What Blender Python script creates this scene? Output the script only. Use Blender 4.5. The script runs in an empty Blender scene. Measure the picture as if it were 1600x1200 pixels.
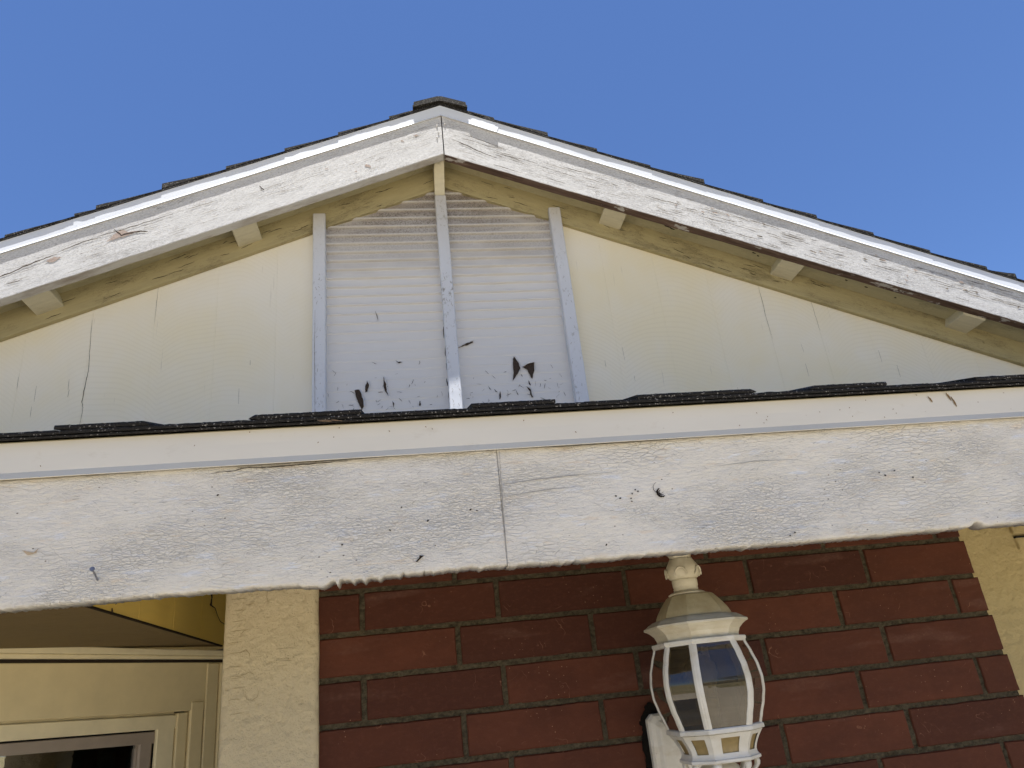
import bpy, bmesh, math, random
from mathutils import Vector, Matrix, noise
random.seed(7)
R = math.radians
scene = bpy.context.scene

# ------------------------------------------------------------------ camera
# The camera stands at the origin; the ground is 1.6 m below it.
cam_data = bpy.data.cameras.new("camera")
cam = bpy.data.objects.new("camera", cam_data)
scene.collection.objects.link(cam)
_r = Vector((0.98879728, -0.11021533, -0.10066047))
_u = Vector((0.04883024, -0.39841977, 0.91590245))
_f = Vector((0.14105161, 0.91055712, 0.38857454))
cam.matrix_world = Matrix(((_r.x, _u.x, -_f.x, 0), (_r.y, _u.y, -_f.y, 0), (_r.z, _u.z, -_f.z, 0), (0, 0, 0, 1)))
cam_data.sensor_width = 36.0
cam_data.sensor_fit = 'HORIZONTAL'
cam_data.lens = 1148.67 / 1600 * 36.0
cam_data.clip_start = 0.02
cam_data.clip_end = 3000
scene.camera = cam

# ------------------------------------------------------------------ sky and sun
SUN_DEPTH, SUN_DROP, SUN_SIDE = 1.0, 7.0, 0.10       # light travels this way: into the facade, down, a little sideways
sd = Vector((SUN_SIDE, SUN_DEPTH, -SUN_DROP)).normalized()
elev = math.asin(-sd.z)
world = bpy.data.worlds.new("World")
scene.world = world
world.use_nodes = True
wn = world.node_tree
wn.nodes.clear()
wo = wn.nodes.new('ShaderNodeOutputWorld')
wb = wn.nodes.new('ShaderNodeBackground')
sky = wn.nodes.new('ShaderNodeTexSky')
sky.sky_type = 'NISHITA'
sky.sun_disc = False
sky.sun_elevation = elev
sky.sun_rotation = math.atan2(-sd.x, -sd.y)
sky.altitude = 200
sky.air_density = 1.0
sky.dust_density = 0.0
sky.ozone_density = 8.0
tone = wn.nodes.new('ShaderNodeMix'); tone.data_type = 'RGBA'; tone.blend_type = 'MULTIPLY'
tone.inputs[0].default_value = 1.0
tone.inputs[7].default_value = (.93, .975, 1.12, 1)
wn.links.new(sky.outputs[0], tone.inputs[6])
wn.links.new(tone.outputs[2], wb.inputs[0])
wb.inputs[1].default_value = 0.055
wn.links.new(wb.outputs[0], wo.inputs[0])

sun_data = bpy.data.lights.new("sun", 'SUN')
sun_data.energy = 5.0
sun_data.angle = R(0.5)
sun_data.color = (1.0, 0.975, 0.93)
sun = bpy.data.objects.new("sun", sun_data)
scene.collection.objects.link(sun)
sun.rotation_euler = sd.to_track_quat('-Z', 'Y').to_euler()
sun.location = (0, -3, 20)

scene.view_settings.view_transform = 'Standard'
scene.view_settings.look = 'None'
scene.view_settings.exposure = 1.42
scene.view_settings.gamma = 1.0
scene.render.engine = 'CYCLES'
scene.cycles.max_bounces = 8
scene.cycles.diffuse_bounces = 5

# ------------------------------------------------------------------ helpers
WM = {}          # world matrix of every object built here


class MB:
    """collects vertices and faces of one mesh"""
    def __init__(s):
        s.v, s.f, s.m, s.t = [], [], [], []

    def face(s, idx, mat=0, tint=0.5):
        s.f.append(idx); s.m.append(mat); s.t.append(tint)

    def box(s, a, b, mat=0, bev=0.0, tint=0.5, M=None):
        x0, y0, z0 = a; x1, y1, z1 = b
        if bev > 0:
            pts = []
            n = len(s.v)
            for (x, sx) in ((x0, 1), (x1, -1)):
                for (y, sy) in ((y0, 1), (y1, -1)):
                    for (z, sz) in ((z0, 1), (z1, -1)):
                        pts += [(x, y + sy * bev, z + sz * bev), (x + sx * bev, y, z + sz * bev), (x + sx * bev, y + sy * bev, z)]
            bm = bmesh.new()
            for p in pts: bm.verts.new(p)
            bmesh.ops.convex_hull(bm, input=bm.verts)
            bmesh.ops.dissolve_limit(bm, angle_limit=0.01, verts=bm.verts, edges=bm.edges)
            bm.verts.index_update()
            for v in bm.verts: s.v.append(M @ v.co if M else v.co.copy())
            for f in bm.faces: s.face([n + v.index for v in f.verts], mat, tint)
            bm.free()
            return
        n = len(s.v)
        for p in ((x0, y0, z0), (x1, y0, z0), (x1, y1, z0), (x0, y1, z0), (x0, y0, z1), (x1, y0, z1), (x1, y1, z1), (x0, y1, z1)):
            p = Vector(p); s.v.append(M @ p if M else p)
        for f in ((0, 3, 2, 1), (4, 5, 6, 7), (0, 1, 5, 4), (1, 2, 6, 5), (2, 3, 7, 6), (3, 0, 4, 7)):
            s.face([n + i for i in f], mat, tint)

    def prism(s, poly, y0, y1, mat=0, mat_side=None):
        """polygon in the x-z plane, extruded in y (counter-clockwise seen from -y)"""
        n = len(s.v); k = len(poly)
        for y in (y0, y1):
            for (x, z) in poly: s.v.append(Vector((x, y, z)))
        s.face([n + i for i in range(k)], mat)
        s.face([n + k + i for i in reversed(range(k))], mat)
        for i in range(k):
            j = (i + 1) % k
            s.face([n + j, n + i, n + k + i, n + k + j], mat if mat_side is None else mat_side)

    def loops(s, rings, close=True, caps=True, mat=0):
        """rings of equally many points skinned together"""
        n = len(s.v); k = len(rings[0])
        for r in rings:
            for p in r: s.v.append(Vector(p))
        for i in range(len(rings) - 1):
            for j in range(k if close else k - 1):
                a = n + i * k + j; b = n + i * k + (j + 1) % k
                s.face([a, b, b + k, a + k], mat)
        if caps:
            s.face([n + j for j in reversed(range(k))], mat)
            s.face([n + (len(rings) - 1) * k + j for j in range(k)], mat)

    def tube(s, pts, rad, seg=8, mat=0):
        rings = []
        for i, p in enumerate(pts):
            p = Vector(p)
            a = Vector(pts[max(i - 1, 0)]); b = Vector(pts[min(i + 1, len(pts) - 1)])
            d = (b - a).normalized()
            h = Vector((0, 0, 1)) if abs(d.z) < 0.9 else Vector((1, 0, 0))
            e1 = d.cross(h).normalized(); e2 = d.cross(e1)
            r = rad[i] if isinstance(rad, (list, tuple)) else rad
            rings.append([p + r * (math.cos(t) * e1 + math.sin(t) * e2) for t in [2 * math.pi * q / seg for q in range(seg)]])
        s.loops(rings, True, True, mat)


def build(name, mb, mats, parent=None, M=None, smooth=False, fix=True, label=None, tint=False):
    """links one mesh object; M is its world matrix, vertices are in its local frame"""
    me = bpy.data.meshes.new(name)
    me.from_pydata([tuple(v) for v in mb.v], [], mb.f)
    if not isinstance(mats, (list, tuple)): mats = [mats]
    for m in mats: me.materials.append(m)
    for i, p in enumerate(me.polygons):
        p.material_index = mb.m[i]; p.use_smooth = smooth
    if tint:
        at = me.attributes.new('tint', 'FLOAT', 'FACE')
        for i, t in enumerate(mb.t): at.data[i].value = t
    if fix:
        bm = bmesh.new(); bm.from_mesh(me)
        bmesh.ops.recalc_face_normals(bm, faces=bm.faces)
        bm.to_mesh(me); bm.free()
    o = bpy.data.objects.new(name, me)
    scene.collection.objects.link(o)
    M = M if M is not None else Matrix.Identity(4)
    WM[o.name] = M
    if parent is not None:
        o.parent = parent
        o.matrix_basis = WM[parent.name].inverted() @ M
    else:
        o.matrix_basis = M
    if label: o['label'] = label
    return o


def thing(name, label, cat, loc, group=None):
    o = bpy.data.objects.new(name, None)
    scene.collection.objects.link(o)
    o.location = loc
    o.empty_display_size = 0.2
    WM[o.name] = Matrix.Translation(loc)
    o['label'] = label; o['category'] = cat
    if group: o['group'] = group
    return o


def copy_part(src, parent, M):
    c = src.copy(); scene.collection.objects.link(c)
    WM[c.name] = M
    c.parent = parent
    c.matrix_basis = WM[parent.name].inverted() @ M
    return c


def nz(x, y=0.0, z=0.0):
    return noise.noise(Vector((x, y, z)))


def plank(x0, x1, z0, z1, y0, y1, seg=40, nfront=6, s0=0.0, s1=0.0, amp=0.0006, rough=0.0, seed=0.0, bev=0.002, ragged=None, mat_under=0):
    """a board along local x with a softly uneven surface; s0/s1 shear its ends (x per z);
    ragged(x) is added to the height of the lower edge"""
    mb = MB()
    prof = [(y1, z0, 1), (y0 + bev, z0, 1), (y0 + bev * .3, z0 + bev * .3, 1)]
    for i in range(nfront + 1):
        t = i / nfront
        prof.append((y0, z0 + bev + (z1 - z0 - 2 * bev) * t, 1 - t))
    prof += [(y0 + bev * .3, z1 - bev * .3, 0), (y0 + bev, z1, 0), (y1, z1, 0)]
    rings = []
    for i in range(seg + 1):
        t = i / seg
        ring = []
        for (y, z, w) in prof:
            zz = z - z0
            xa = x0 + s0 * zz; xb = x1 + s1 * zz
            x = xa + (xb - xa) * t
            zo = amp * nz(x * 5 + seed, z * 3, 1.3) * 2
            yo = amp * nz(x * 9 + seed, z * 14, 4.1) * 1.5
            if rough and y < y0 + bev * .8:
                yo += rough * (nz(x * 45 + seed, z * 70, 9.0) + .5 * nz(x * 120, z * 160, seed))
            rz = 0
            if ragged and w > 0:
                rz = ragged(x) * max(0.0, (w - .75) / .25)
            ring.append((x, y + yo, z + zo + rz))
        rings.append(ring)
    k = len(prof)
    n = len(mb.v)
    for r in rings:
        for p in r: mb.v.append(Vector(p))
    for i in range(seg):
        for j in range(k):
            a = n + i * k + j; b = n + i * k + (j + 1) % k
            under = j in (0, 1)
            mb.face([a, b, b + k, a + k], mat_under if under else 0)
    mb.face([n + j for j in reversed(range(k))], 0)
    mb.face([n + seg * k + j for j in range(k)], 0)
    return mb


def crack(mb, pts, w, y, jit=0.0, mat=0, seed=0, sub=6):
    """a thin dark split: tapering ribbon of x-z points lying at depth y"""
    P = []
    for i in range(len(pts) - 1):
        for q in range(sub):
            t = q / sub
            P.append((pts[i][0] * (1 - t) + pts[i + 1][0] * t, pts[i][1] * (1 - t) + pts[i + 1][1] * t))
    P.append(pts[-1])
    n = len(mb.v)
    m = len(P)
    for i, (x, z) in enumerate(P):
        a = P[max(i - 1, 0)]; b = P[min(i + 1, m - 1)]
        dx, dz = b[0] - a[0], b[1] - a[1]
        L = math.hypot(dx, dz) or 1
        px, pz = -dz / L, dx / L
        off = jit * nz(i * .7 + seed, seed * 3.1, 2.2) if 0 < i < m - 1 else 0
        ww = w * (.25 + .75 * math.sin(math.pi * (i + .5) / m)) * (.7 + .6 * random.random()) / 2
        mb.v.append(Vector((x + px * (off + ww), y, z + pz * (off + ww))))
        mb.v.append(Vector((x + px * (off - ww), y, z + pz * (off - ww))))
    for i in range(m - 1):
        mb.face([n + 2 * i, n + 2 * i + 1, n + 2 * i + 3, n + 2 * i + 2], mat)


def flake(mb, pts, y, mat=0, jit=0.0015, seed=0.0):
    """a bare patch with a torn outline at depth y"""
    out = []
    k = len(pts)
    for i in range(k):
        a = pts[i]; b = pts[(i + 1) % k]
        for q in range(4):
            t = q / 4
            x = a[0] * (1 - t) + b[0] * t; z = a[1] * (1 - t) + b[1] * t
            out.append((x + jit * nz(x * 160 + seed, z * 160), z + jit * nz(x * 160, z * 160 + 7 + seed)))
    n = len(mb.v)
    for (x, z) in out: mb.v.append(Vector((x, y, z)))
    mb.face([n + i for i in range(len(out))], mat)


# ------------------------------------------------------------------ materials
class NT:
    def __init__(s, name):
        s.mat = bpy.data.materials.new(name); s.mat.use_nodes = True
        s.t = s.mat.node_tree; s.t.nodes.clear()
        s.out = s.t.nodes.new('ShaderNodeOutputMaterial')
        s.b = s.t.nodes.new('ShaderNodeBsdfPrincipled')
        s.t.links.new(s.b.outputs[0], s.out.inputs[0])
        s.tc = s.t.nodes.new('ShaderNodeTexCoord')
        s.obj = s.tc.outputs['Object']

    def n(s, kind, **kw):
        x = s.t.nodes.new(kind)
        for k, v in kw.items(): setattr(x, k, v)
        return x

    def link(s, a, b): s.t.links.new(a, b)

    def map(s, scale, rot=(0, 0, 0), loc=(0, 0, 0), vec=None):
        m = s.n('ShaderNodeMapping')
        m.inputs['Scale'].default_value = scale; m.inputs['Rotation'].default_value = rot; m.inputs['Location'].default_value = loc
        s.link(vec or s.obj, m.inputs[0]); return m.outputs[0]

    def noise(s, scale, detail=4, rough=.55, vec=None, dist=0.0, out='Fac'):
        m = s.n('ShaderNodeTexNoise')
        m.inputs['Scale'].default_value = scale; m.inputs['Detail'].default_value = detail
        m.inputs['Roughness'].default_value = rough; m.inputs['Distortion'].default_value = dist
        s.link(vec or s.obj, m.inputs['Vector']); return m.outputs[out]

    def voronoi(s, scale, feature='F1', vec=None, out='Distance', rnd=1.0):
        m = s.n('ShaderNodeTexVoronoi', feature=feature)
        m.inputs['Scale'].default_value = scale
        m.inputs['Randomness'].default_value = rnd
        s.link(vec or s.obj, m.inputs['Vector']); return m.outputs[out]

    def ramp(s, fac, stops, interp='LINEAR'):
        m = s.n('ShaderNodeValToRGB'); cr = m.color_ramp; cr.interpolation = interp
        while len(cr.elements) < len(stops): cr.elements.new(0.5)
        for e, (p, c) in zip(cr.elements, stops):
            e.position = p
            e.color = (c, c, c, 1) if isinstance(c, (int, float)) else (*c, 1)
        s.link(fac, m.inputs[0]); return m.outputs[0]

    def mix(s, fac, a, b, mode='MIX'):
        m = s.n('ShaderNodeMix', data_type='RGBA', blend_type=mode)
        for sock, val in ((m.inputs[0], fac), (m.inputs[6], a), (m.inputs[7], b)):
            if isinstance(val, (int, float)): sock.default_value = val
            elif isinstance(val, (tuple, list)): sock.default_value = (*val, 1)
            else: s.link(val, sock)
        return m.outputs[2]

    def math(s, op, a, b=None, c=None, clamp=False):
        m = s.n('ShaderNodeMath', operation=op); m.use_clamp = clamp
        for i, v in enumerate((a, b, c)):
            if v is None: continue
            if isinstance(v, (int, float)): m.inputs[i].default_value = v
            else: s.link(v, m.inputs[i])
        return m.outputs[0]

    def warp(s, amount, scale, vec=None):
        nn = s.noise(scale, 3, .5, vec, out='Color')
        v = s.n('ShaderNodeVectorMath', operation='SUBTRACT'); s.link(nn, v.inputs[0]); v.inputs[1].default_value = (.5, .5, .5)
        w = s.n('ShaderNodeVectorMath', operation='SCALE'); s.link(v.outputs[0], w.inputs[0]); w.inputs[3].default_value = amount
        a = s.n('ShaderNodeVectorMath', operation='ADD'); s.link(w.outputs[0], a.inputs[0]); s.link(vec or s.obj, a.inputs[1])
        return a.outputs[0]

    def bump(s, height, strength, dist=0.001, prev=None):
        m = s.n('ShaderNodeBump'); m.inputs['Strength'].default_value = strength; m.inputs['Distance'].default_value = dist
        s.link(height, m.inputs['Height'])
        if prev: s.link(prev, m.inputs['Normal'])
        return m.outputs[0]

    def done(s, col=None, rough=.7, normal=None, spec=.3):
        if col is not None:
            if isinstance(col, (tuple, list)): s.b.inputs['Base Color'].default_value = (*col, 1)
            else: s.link(col, s.b.inputs['Base Color'])
        if isinstance(rough, (int, float)): s.b.inputs['Roughness'].default_value = rough
        else: s.link(rough, s.b.inputs['Roughness'])
        s.b.inputs['Specular IOR Level'].default_value = spec
        if normal: s.link(normal, s.b.inputs['Normal'])
        return s.mat


def weathered_white(name, grey=.5, brown=.3, base=(.64, .635, .625), seed=0.0):
    """white paint on rough sawn boards: checked along the grain, washed grey in patches"""
    m = NT(name)
    loc = (seed, seed * 1.7, seed * .6)
    v = m.map((1, 1, 1), loc=loc)
    g = m.map((10, 60, 130), vec=v)
    grain = m.noise(1.0, 5, .65, g)
    fine = m.noise(1.0, 4, .7, m.map((50, 200, 420), vec=v))
    patch = m.noise(1.0, 4, .6, m.map((2.5, 5, 9), vec=v))
    patch2 = m.noise(1.0, 5, .7, m.map((9, 14, 22), vec=v))
    wear = m.math('MULTIPLY', m.ramp(patch, [(.30, .1), (.58, 1)]), m.ramp(patch2, [(.35, 0.1), (.62, 1)]))
    lines = m.ramp(fine, [(.42, 1), (.56, 0)])
    dirt = m.math('MULTIPLY', wear, lines)
    col = m.mix(m.ramp(grain, [(.3, 0), (.7, 1)]), base, tuple(c * .90 for c in base))
    col = m.mix(m.math('MULTIPLY', dirt, grey), col, (.20, .19, .185))
    speck = m.ramp(m.noise(1.0, 3, .75, m.map((120, 300, 330), vec=v)), [(.50, 0), (.60, 1)])
    spz = m.ramp(m.noise(1.0, 3, .6, m.map((4, 8, 16), loc=(1, 5, 2), vec=v)), [(.32, .2), (.58, 1)])
    col = m.mix(m.math('MULTIPLY', m.math('MULTIPLY', speck, spz), .60), col, (.24, .23, .22))
    # long splits along the grain
    sp = m.noise(1.0, 3, .5, m.map((3.2, 30, 75), vec=m.warp(.01, 9, v)))
    split = m.ramp(m.math('ABSOLUTE', m.math('SUBTRACT', sp, .5)), [(0.0, 1), (.010, 0)])
    splitm = m.math('MULTIPLY', split, m.ramp(m.noise(1.0, 2, .5, m.map((3, 4, 12), vec=v)), [(.50, 0), (.58, 1)]))
    col = m.mix(m.math('MULTIPLY', splitm, .75), col, (.13, .10, .09))
    # pinkish brown raw wood where the paint has gone
    raw = m.ramp(m.noise(1.0, 6, .72, m.map((7, 14, 30), loc=(3.1, 0, 0), vec=v)), [(.66, 0), (.71, 1)])
    col = m.mix(m.math('MULTIPLY', raw, brown), col, (.36, .24, .19))
    h = m.math('ADD', m.math('MULTIPLY', grain, .5), m.math('MULTIPLY', fine, .5))
    h = m.math('SUBTRACT', h, m.math('MULTIPLY', splitm, 1.2))
    nrm = m.bump(h, .55, .0012)
    return m.done(col, .75, nrm, .25)


def bare_brown():
    m = NT('bare_brown_wood')
    v = m.map((7, 60, 90))
    g = m.noise(1.0, 6, .65, v)
    col = m.ramp(g, [(.3, (.055, .034, .026)), (.55, (.13, .085, .065)), (.75, (.24, .18, .15))])
    chips = m.ramp(m.noise(1.0, 5, .6, m.map((9, 20, 20))), [(.60, 0), (.63, 1)])
    col = m.mix(chips, col, (.45, .43, .41))
    return m.done(col, .85, m.bump(g, .5, .001), .2)


def grey_paint():
    m = NT('grey_white_underside')
    g = m.noise(1.0, 5, .65, m.map((12, 70, 70)))
    st = m.ramp(m.noise(1.0, 5, .7, m.map((6, 18, 18))), [(.45, 0), (.75, 1)])
    col = m.mix(st, (.58, .57, .55), (.30, .25, .21))
    return m.done(col, .75, m.bump(g, .4, .001), .25)


def beam_paint():
    """thick old white paint gone to alligator cracks on the porch beam"""
    m = NT('crackled_white_paint')
    v = m.warp(.012, 26)
    v2 = m.map((.55, 1.0, 1.8), vec=v)
    e1 = m.voronoi(95, 'DISTANCE_TO_EDGE', v2)
    c1 = m.ramp(e1, [(0.0, 1), (.075, 0)])
    e2 = m.voronoi(190, 'DISTANCE_TO_EDGE', m.map((.5, 1, 1.4), vec=m.warp(.010, 60)))
    c2 = m.ramp(e2, [(0.0, 1), (.10, 0)])
    zone = m.ramp(m.noise(1.0, 4, .6, m.map((4, 5, 8))), [(.38, .1), (.62, 1)])
    zone2 = m.ramp(m.noise(1.0, 4, .6, m.map((5, 5, 10), loc=(7, 0, 0))), [(.40, 0), (.60, 1)])
    cr = m.math('MAXIMUM', m.math('MULTIPLY', c1, zone), m.math('MULTIPLY', c2, zone2))
    big = m.noise(1.0, 4, .6, m.map((3, 4, 12)))
    col = m.mix(m.ramp(big, [(.35, 0), (.65, 1)]), (.715, .68, .60), (.715, .69, .635))
    blue = m.ramp(m.noise(1.0, 4, .65, m.map((14, 20, 75), loc=(2, 0, 3))), [(.58, 0), (.66, 1)])
    col = m.mix(m.math('MULTIPLY', blue, .6), col, (.72, .75, .80))
    cream = m.ramp(m.noise(1.0, 4, .65, m.map((13, 20, 70), loc=(9, 0, 1))), [(.60, 0), (.68, 1)])
    col = m.mix(m.math('MULTIPLY', cream, .5), col, (.72, .60, .45))
    dull = m.ramp(m.noise(1.0, 3, .6, m.map((1.6, 3, 7), loc=(4, 0, 2))), [(.5, 0), (.75, 1)])
    col = m.mix(m.math('MULTIPLY', dull, .45), col, (.62, .59, .54))
    wr = m.ramp(m.math('ABSOLUTE', m.math('SUBTRACT', m.noise(1.0, 5, .7, m.map((55, 60, 190), vec=m.warp(.01, 30))), .5)), [(0, 1), (.022, 0)])
    col = m.mix(m.math('MULTIPLY', m.math('MULTIPLY', wr, m.ramp(big, [(.3, .3), (.6, 1)])), .30), col, (.36, .35, .33))
    col = m.mix(m.math('MULTIPLY', cr, .20), col, (.34, .33, .31))
    spots = m.ramp(m.voronoi(55, 'F1', m.map((1, 1, 1.6), loc=(1.3, 0, 0))), [(.055, 1), (.10, 0)])
    spots = m.math('MULTIPLY', spots, m.ramp(m.noise(1.0, 2, .5, m.map((6, 6, 12), loc=(5, 1, 0))), [(.56, 0), (.6, 1)]))
    col = m.mix(spots, col, (.13, .10, .07))
    lump = m.noise(1.0, 5, .6, m.map((60, 60, 110)))
    rib = m.noise(1.0, 5, .7, m.map((50, 60, 210), vec=m.warp(.008, 30)))
    h = m.math('SUBTRACT', m.math('ADD', m.math('MULTIPLY', lump, .8), m.math('MULTIPLY', rib, 1.0)), m.math('MULTIPLY', cr, .45))
    return m.done(col, .55, m.bump(h, 1.0, .0022), .35)


def trim_metal(name, col=(.72, .71, .68), seed=0.0, stain=.25):
    m = NT(name)
    big = m.noise(1.0, 4, .6, m.map((3, 5, 10), loc=(seed, 0, 0)))
    c = m.mix(m.ramp(big, [(.35, 0), (.7, 1)]), col, tuple(x * .93 for x in col))
    d = m.ramp(m.noise(1.0, 6, .7, m.map((14, 14, 26), loc=(seed, 3, 0))), [(.60, 0), (.74, 1)])
    c = m.mix(m.math('MULTIPLY', d, stain), c, (.40, .33, .22))
    sp = m.ramp(m.voronoi(38, 'F1', m.map((1, 1, 1.3), loc=(seed, 0, 1))), [(.03, 1), (.07, 0)])
    sp = m.math('MULTIPLY', sp, m.ramp(m.noise(3, 2), [(.5, 0), (.6, 1)]))
    c = m.mix(m.math('MULTIPLY', sp, .7), c, (.25, .16, .09))
    b = m.bump(m.noise(1.0, 3, .5, m.map((5, 5, 20))), .25, .002)
    return m.done(c, .38, b, .45)


def siding_paint(name='cream_siding_paint', base=(.70, .62, .40), ripple=1.0, pale=(.72, .69, .60)):
    """cream paint over plywood siding whose raised grain shows as arched ripples"""
    m = NT(name)
    sep = m.n('ShaderNodeSeparateXYZ'); m.link(m.obj, sep.inputs[0])
    # each board has its own arch of grain: z + a * (x - centre)^2 with wobble
    big = m.noise(1.0, 2, .5, m.map((2.2, 2, 1.1)))
    wob = m.math('MULTIPLY', m.math('SUBTRACT', big, .5), .22)
    xr = m.math('SUBTRACT', m.math('FRACT', m.math('DIVIDE', m.math('ADD', sep.outputs[0], 5.06), .42)), .5)
    arch = m.math('MULTIPLY', m.math('MULTIPLY', xr, xr), .36)
    phase = m.math('ADD', m.math('ADD', sep.outputs[2], wob), arch)
    wave = m.math('SINE', m.math('MULTIPLY', phase, 2 * math.pi / .0185))
    wv = m.math('ADD', m.math('MULTIPLY', wave, .5), .5)
    msk = m.ramp(m.noise(1.0, 2, .5, m.map((1.7, 2, 1.9), loc=(3, 0, 0))), [(.36, .12), (.62, 1)])
    line = m.math('MULTIPLY', m.ramp(wv, [(.0, 1), (.45, 0)]), msk)
    fine = m.noise(1.0, 4, .65, m.map((230, 100, 9)))
    blot = m.noise(1.0, 4, .6, m.map((2.5, 3, 2.2), loc=(0, 0, 4)))
    col = m.mix(m.ramp(blot, [(.35, 0), (.68, 1)]), base, pale)
    col = m.mix(m.math('MULTIPLY', line, .06 * ripple), col, (.33, .27, .14))
    check = m.ramp(m.noise(1.0, 3, .6, m.map((120, 60, 5), loc=(2, 0, 1))), [(.70, 0), (.76, 1)])
    col = m.mix(m.math('MULTIPLY', check, .45), col, (.28, .25, .2))
    h = m.math('ADD', m.math('MULTIPLY', m.math('MULTIPLY', wv, msk), ripple), m.math('MULTIPLY', fine, .25))
    return m.done(col, .62, m.bump(h, .20, .0008), .3)


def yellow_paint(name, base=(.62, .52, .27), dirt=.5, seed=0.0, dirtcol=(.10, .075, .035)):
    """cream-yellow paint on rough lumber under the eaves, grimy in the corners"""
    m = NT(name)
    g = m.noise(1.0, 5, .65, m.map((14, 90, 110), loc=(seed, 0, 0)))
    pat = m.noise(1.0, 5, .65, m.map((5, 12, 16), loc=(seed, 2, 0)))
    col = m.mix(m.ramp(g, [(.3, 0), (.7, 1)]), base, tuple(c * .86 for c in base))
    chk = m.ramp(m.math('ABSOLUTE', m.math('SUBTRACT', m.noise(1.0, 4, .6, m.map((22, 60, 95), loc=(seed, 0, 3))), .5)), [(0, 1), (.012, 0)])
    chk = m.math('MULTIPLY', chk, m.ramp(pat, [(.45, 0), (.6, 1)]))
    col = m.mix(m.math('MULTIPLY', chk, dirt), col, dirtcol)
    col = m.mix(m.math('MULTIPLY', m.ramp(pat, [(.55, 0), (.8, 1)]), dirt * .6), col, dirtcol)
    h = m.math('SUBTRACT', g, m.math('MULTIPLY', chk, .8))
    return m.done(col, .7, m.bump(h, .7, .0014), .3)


def vent_paint():
    """white louvred vent, brown mildew on its upper slats"""
    m = NT('dirty_white_vent_paint')
    sep = m.n('ShaderNodeSeparateXYZ'); m.link(m.obj, sep.inputs[0])
    z = sep.outputs[2]
    fine = m.noise(1.0, 4, .65, m.map((60, 60, 160)))
    warm = m.mix(m.ramp(m.noise(1.0, 3, .6, m.map((5, 5, 10))), [(.3, 0), (.7, 1)]), (.71, .70, .69), (.73, .71, .68))
    # mildew film lies on the slats near the top, breaking up downwards
    n1 = m.noise(1.0, 5, .6, m.map((4, 4, 9), loc=(1, 0, 0)))
    film = m.ramp(m.math('ADD', z, m.math('MULTIPLY', m.math('SUBTRACT', n1, .5), .34)), [(0.0, 0), (1.0, 1)])
    filmz = m.n('ShaderNodeMapRange'); filmz.inputs['From Min'].default_value = 1.50; filmz.inputs['From Max'].default_value = 1.92
    m.link(m.math('ADD', z, m.math('MULTIPLY', m.math('SUBTRACT', n1, .5), .34)), filmz.inputs['Value'])
    film = filmz.outputs[0]
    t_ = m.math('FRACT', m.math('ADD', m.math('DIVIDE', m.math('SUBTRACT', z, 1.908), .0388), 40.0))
    face = m.ramp(t_, [(.10, 0), (.24, 1), (.9, 1), (1.0, .5)])  # slat lips kept lighter: the light they catch is painted into the colour
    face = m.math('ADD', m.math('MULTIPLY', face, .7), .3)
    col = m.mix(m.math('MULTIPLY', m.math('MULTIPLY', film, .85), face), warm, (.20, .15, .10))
    mz = m.n('ShaderNodeMapRange'); mz.inputs['From Min'].default_value = 1.58; mz.inputs['From Max'].default_value = 1.80
    m.link(z, mz.inputs['Value'])
    spk = m.ramp(m.noise(1.0, 6, .8, m.map((150, 150, 190))), [(.45, 0), (.62, 1)])
    zone = m.ramp(m.noise(1.0, 3, .6, m.map((5, 5, 14), loc=(8, 0, 2))), [(.34, 0), (.52, 1)])
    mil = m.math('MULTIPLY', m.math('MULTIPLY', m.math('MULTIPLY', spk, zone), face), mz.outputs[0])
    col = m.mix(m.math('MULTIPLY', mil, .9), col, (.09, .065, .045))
    st = m.ramp(m.noise(1.0, 3, .6, m.map((7, 7, 40), loc=(4, 0, 0))), [(.5, 0), (.8, 1)])
    col = m.mix(m.math('MULTIPLY', st, .25), col, (.72, .68, .60))
    return m.done(col, .62, m.bump(fine, .5, .001), .3)


def batten_paint(name, seed=0.0, fade=.7):
    m = NT(name)
    fine = m.noise(1.0, 5, .7, m.map((90, 90, 60), loc=(seed, 0, 0)))
    pat = m.noise(1.0, 4, .6, m.map((9, 9, 6), loc=(seed, 4, 0)))
    chk = m.math('MULTIPLY', m.ramp(fine, [(.54, 0), (.63, 1)]), m.ramp(pat, [(.45, 0), (.6, 1)]))
    col = m.mix(m.math('MULTIPLY', chk, fade), (.66, .68, .72), (.30, .29, .27))
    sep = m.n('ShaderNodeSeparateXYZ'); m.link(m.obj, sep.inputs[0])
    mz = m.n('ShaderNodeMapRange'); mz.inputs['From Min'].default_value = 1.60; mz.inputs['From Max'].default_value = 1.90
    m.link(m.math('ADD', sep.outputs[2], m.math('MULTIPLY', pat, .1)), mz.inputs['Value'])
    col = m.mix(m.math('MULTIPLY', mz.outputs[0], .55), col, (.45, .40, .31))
    return m.done(col, .6, m.bump(fine, .6, .0012), .3)


def shingle_mat():
    m = NT('asphalt_shingle')
    gr = m.voronoi(520, 'F1', out='Color')
    g1 = m.noise(420, 3, .7)
    c = m.mix(m.ramp(g1, [(.35, 0), (.65, 1)]), (.006, .0055, .005), (.032, .029, .026))
    sp = m.n('ShaderNodeSeparateColor'); m.link(gr, sp.inputs[0])
    c = m.mix(m.ramp(sp.outputs[0], [(.94, 0), (.965, 1)]), c, (.24, .225, .205))
    return m.done(c, .9, m.bump(g1, .9, .002), .25)


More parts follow.
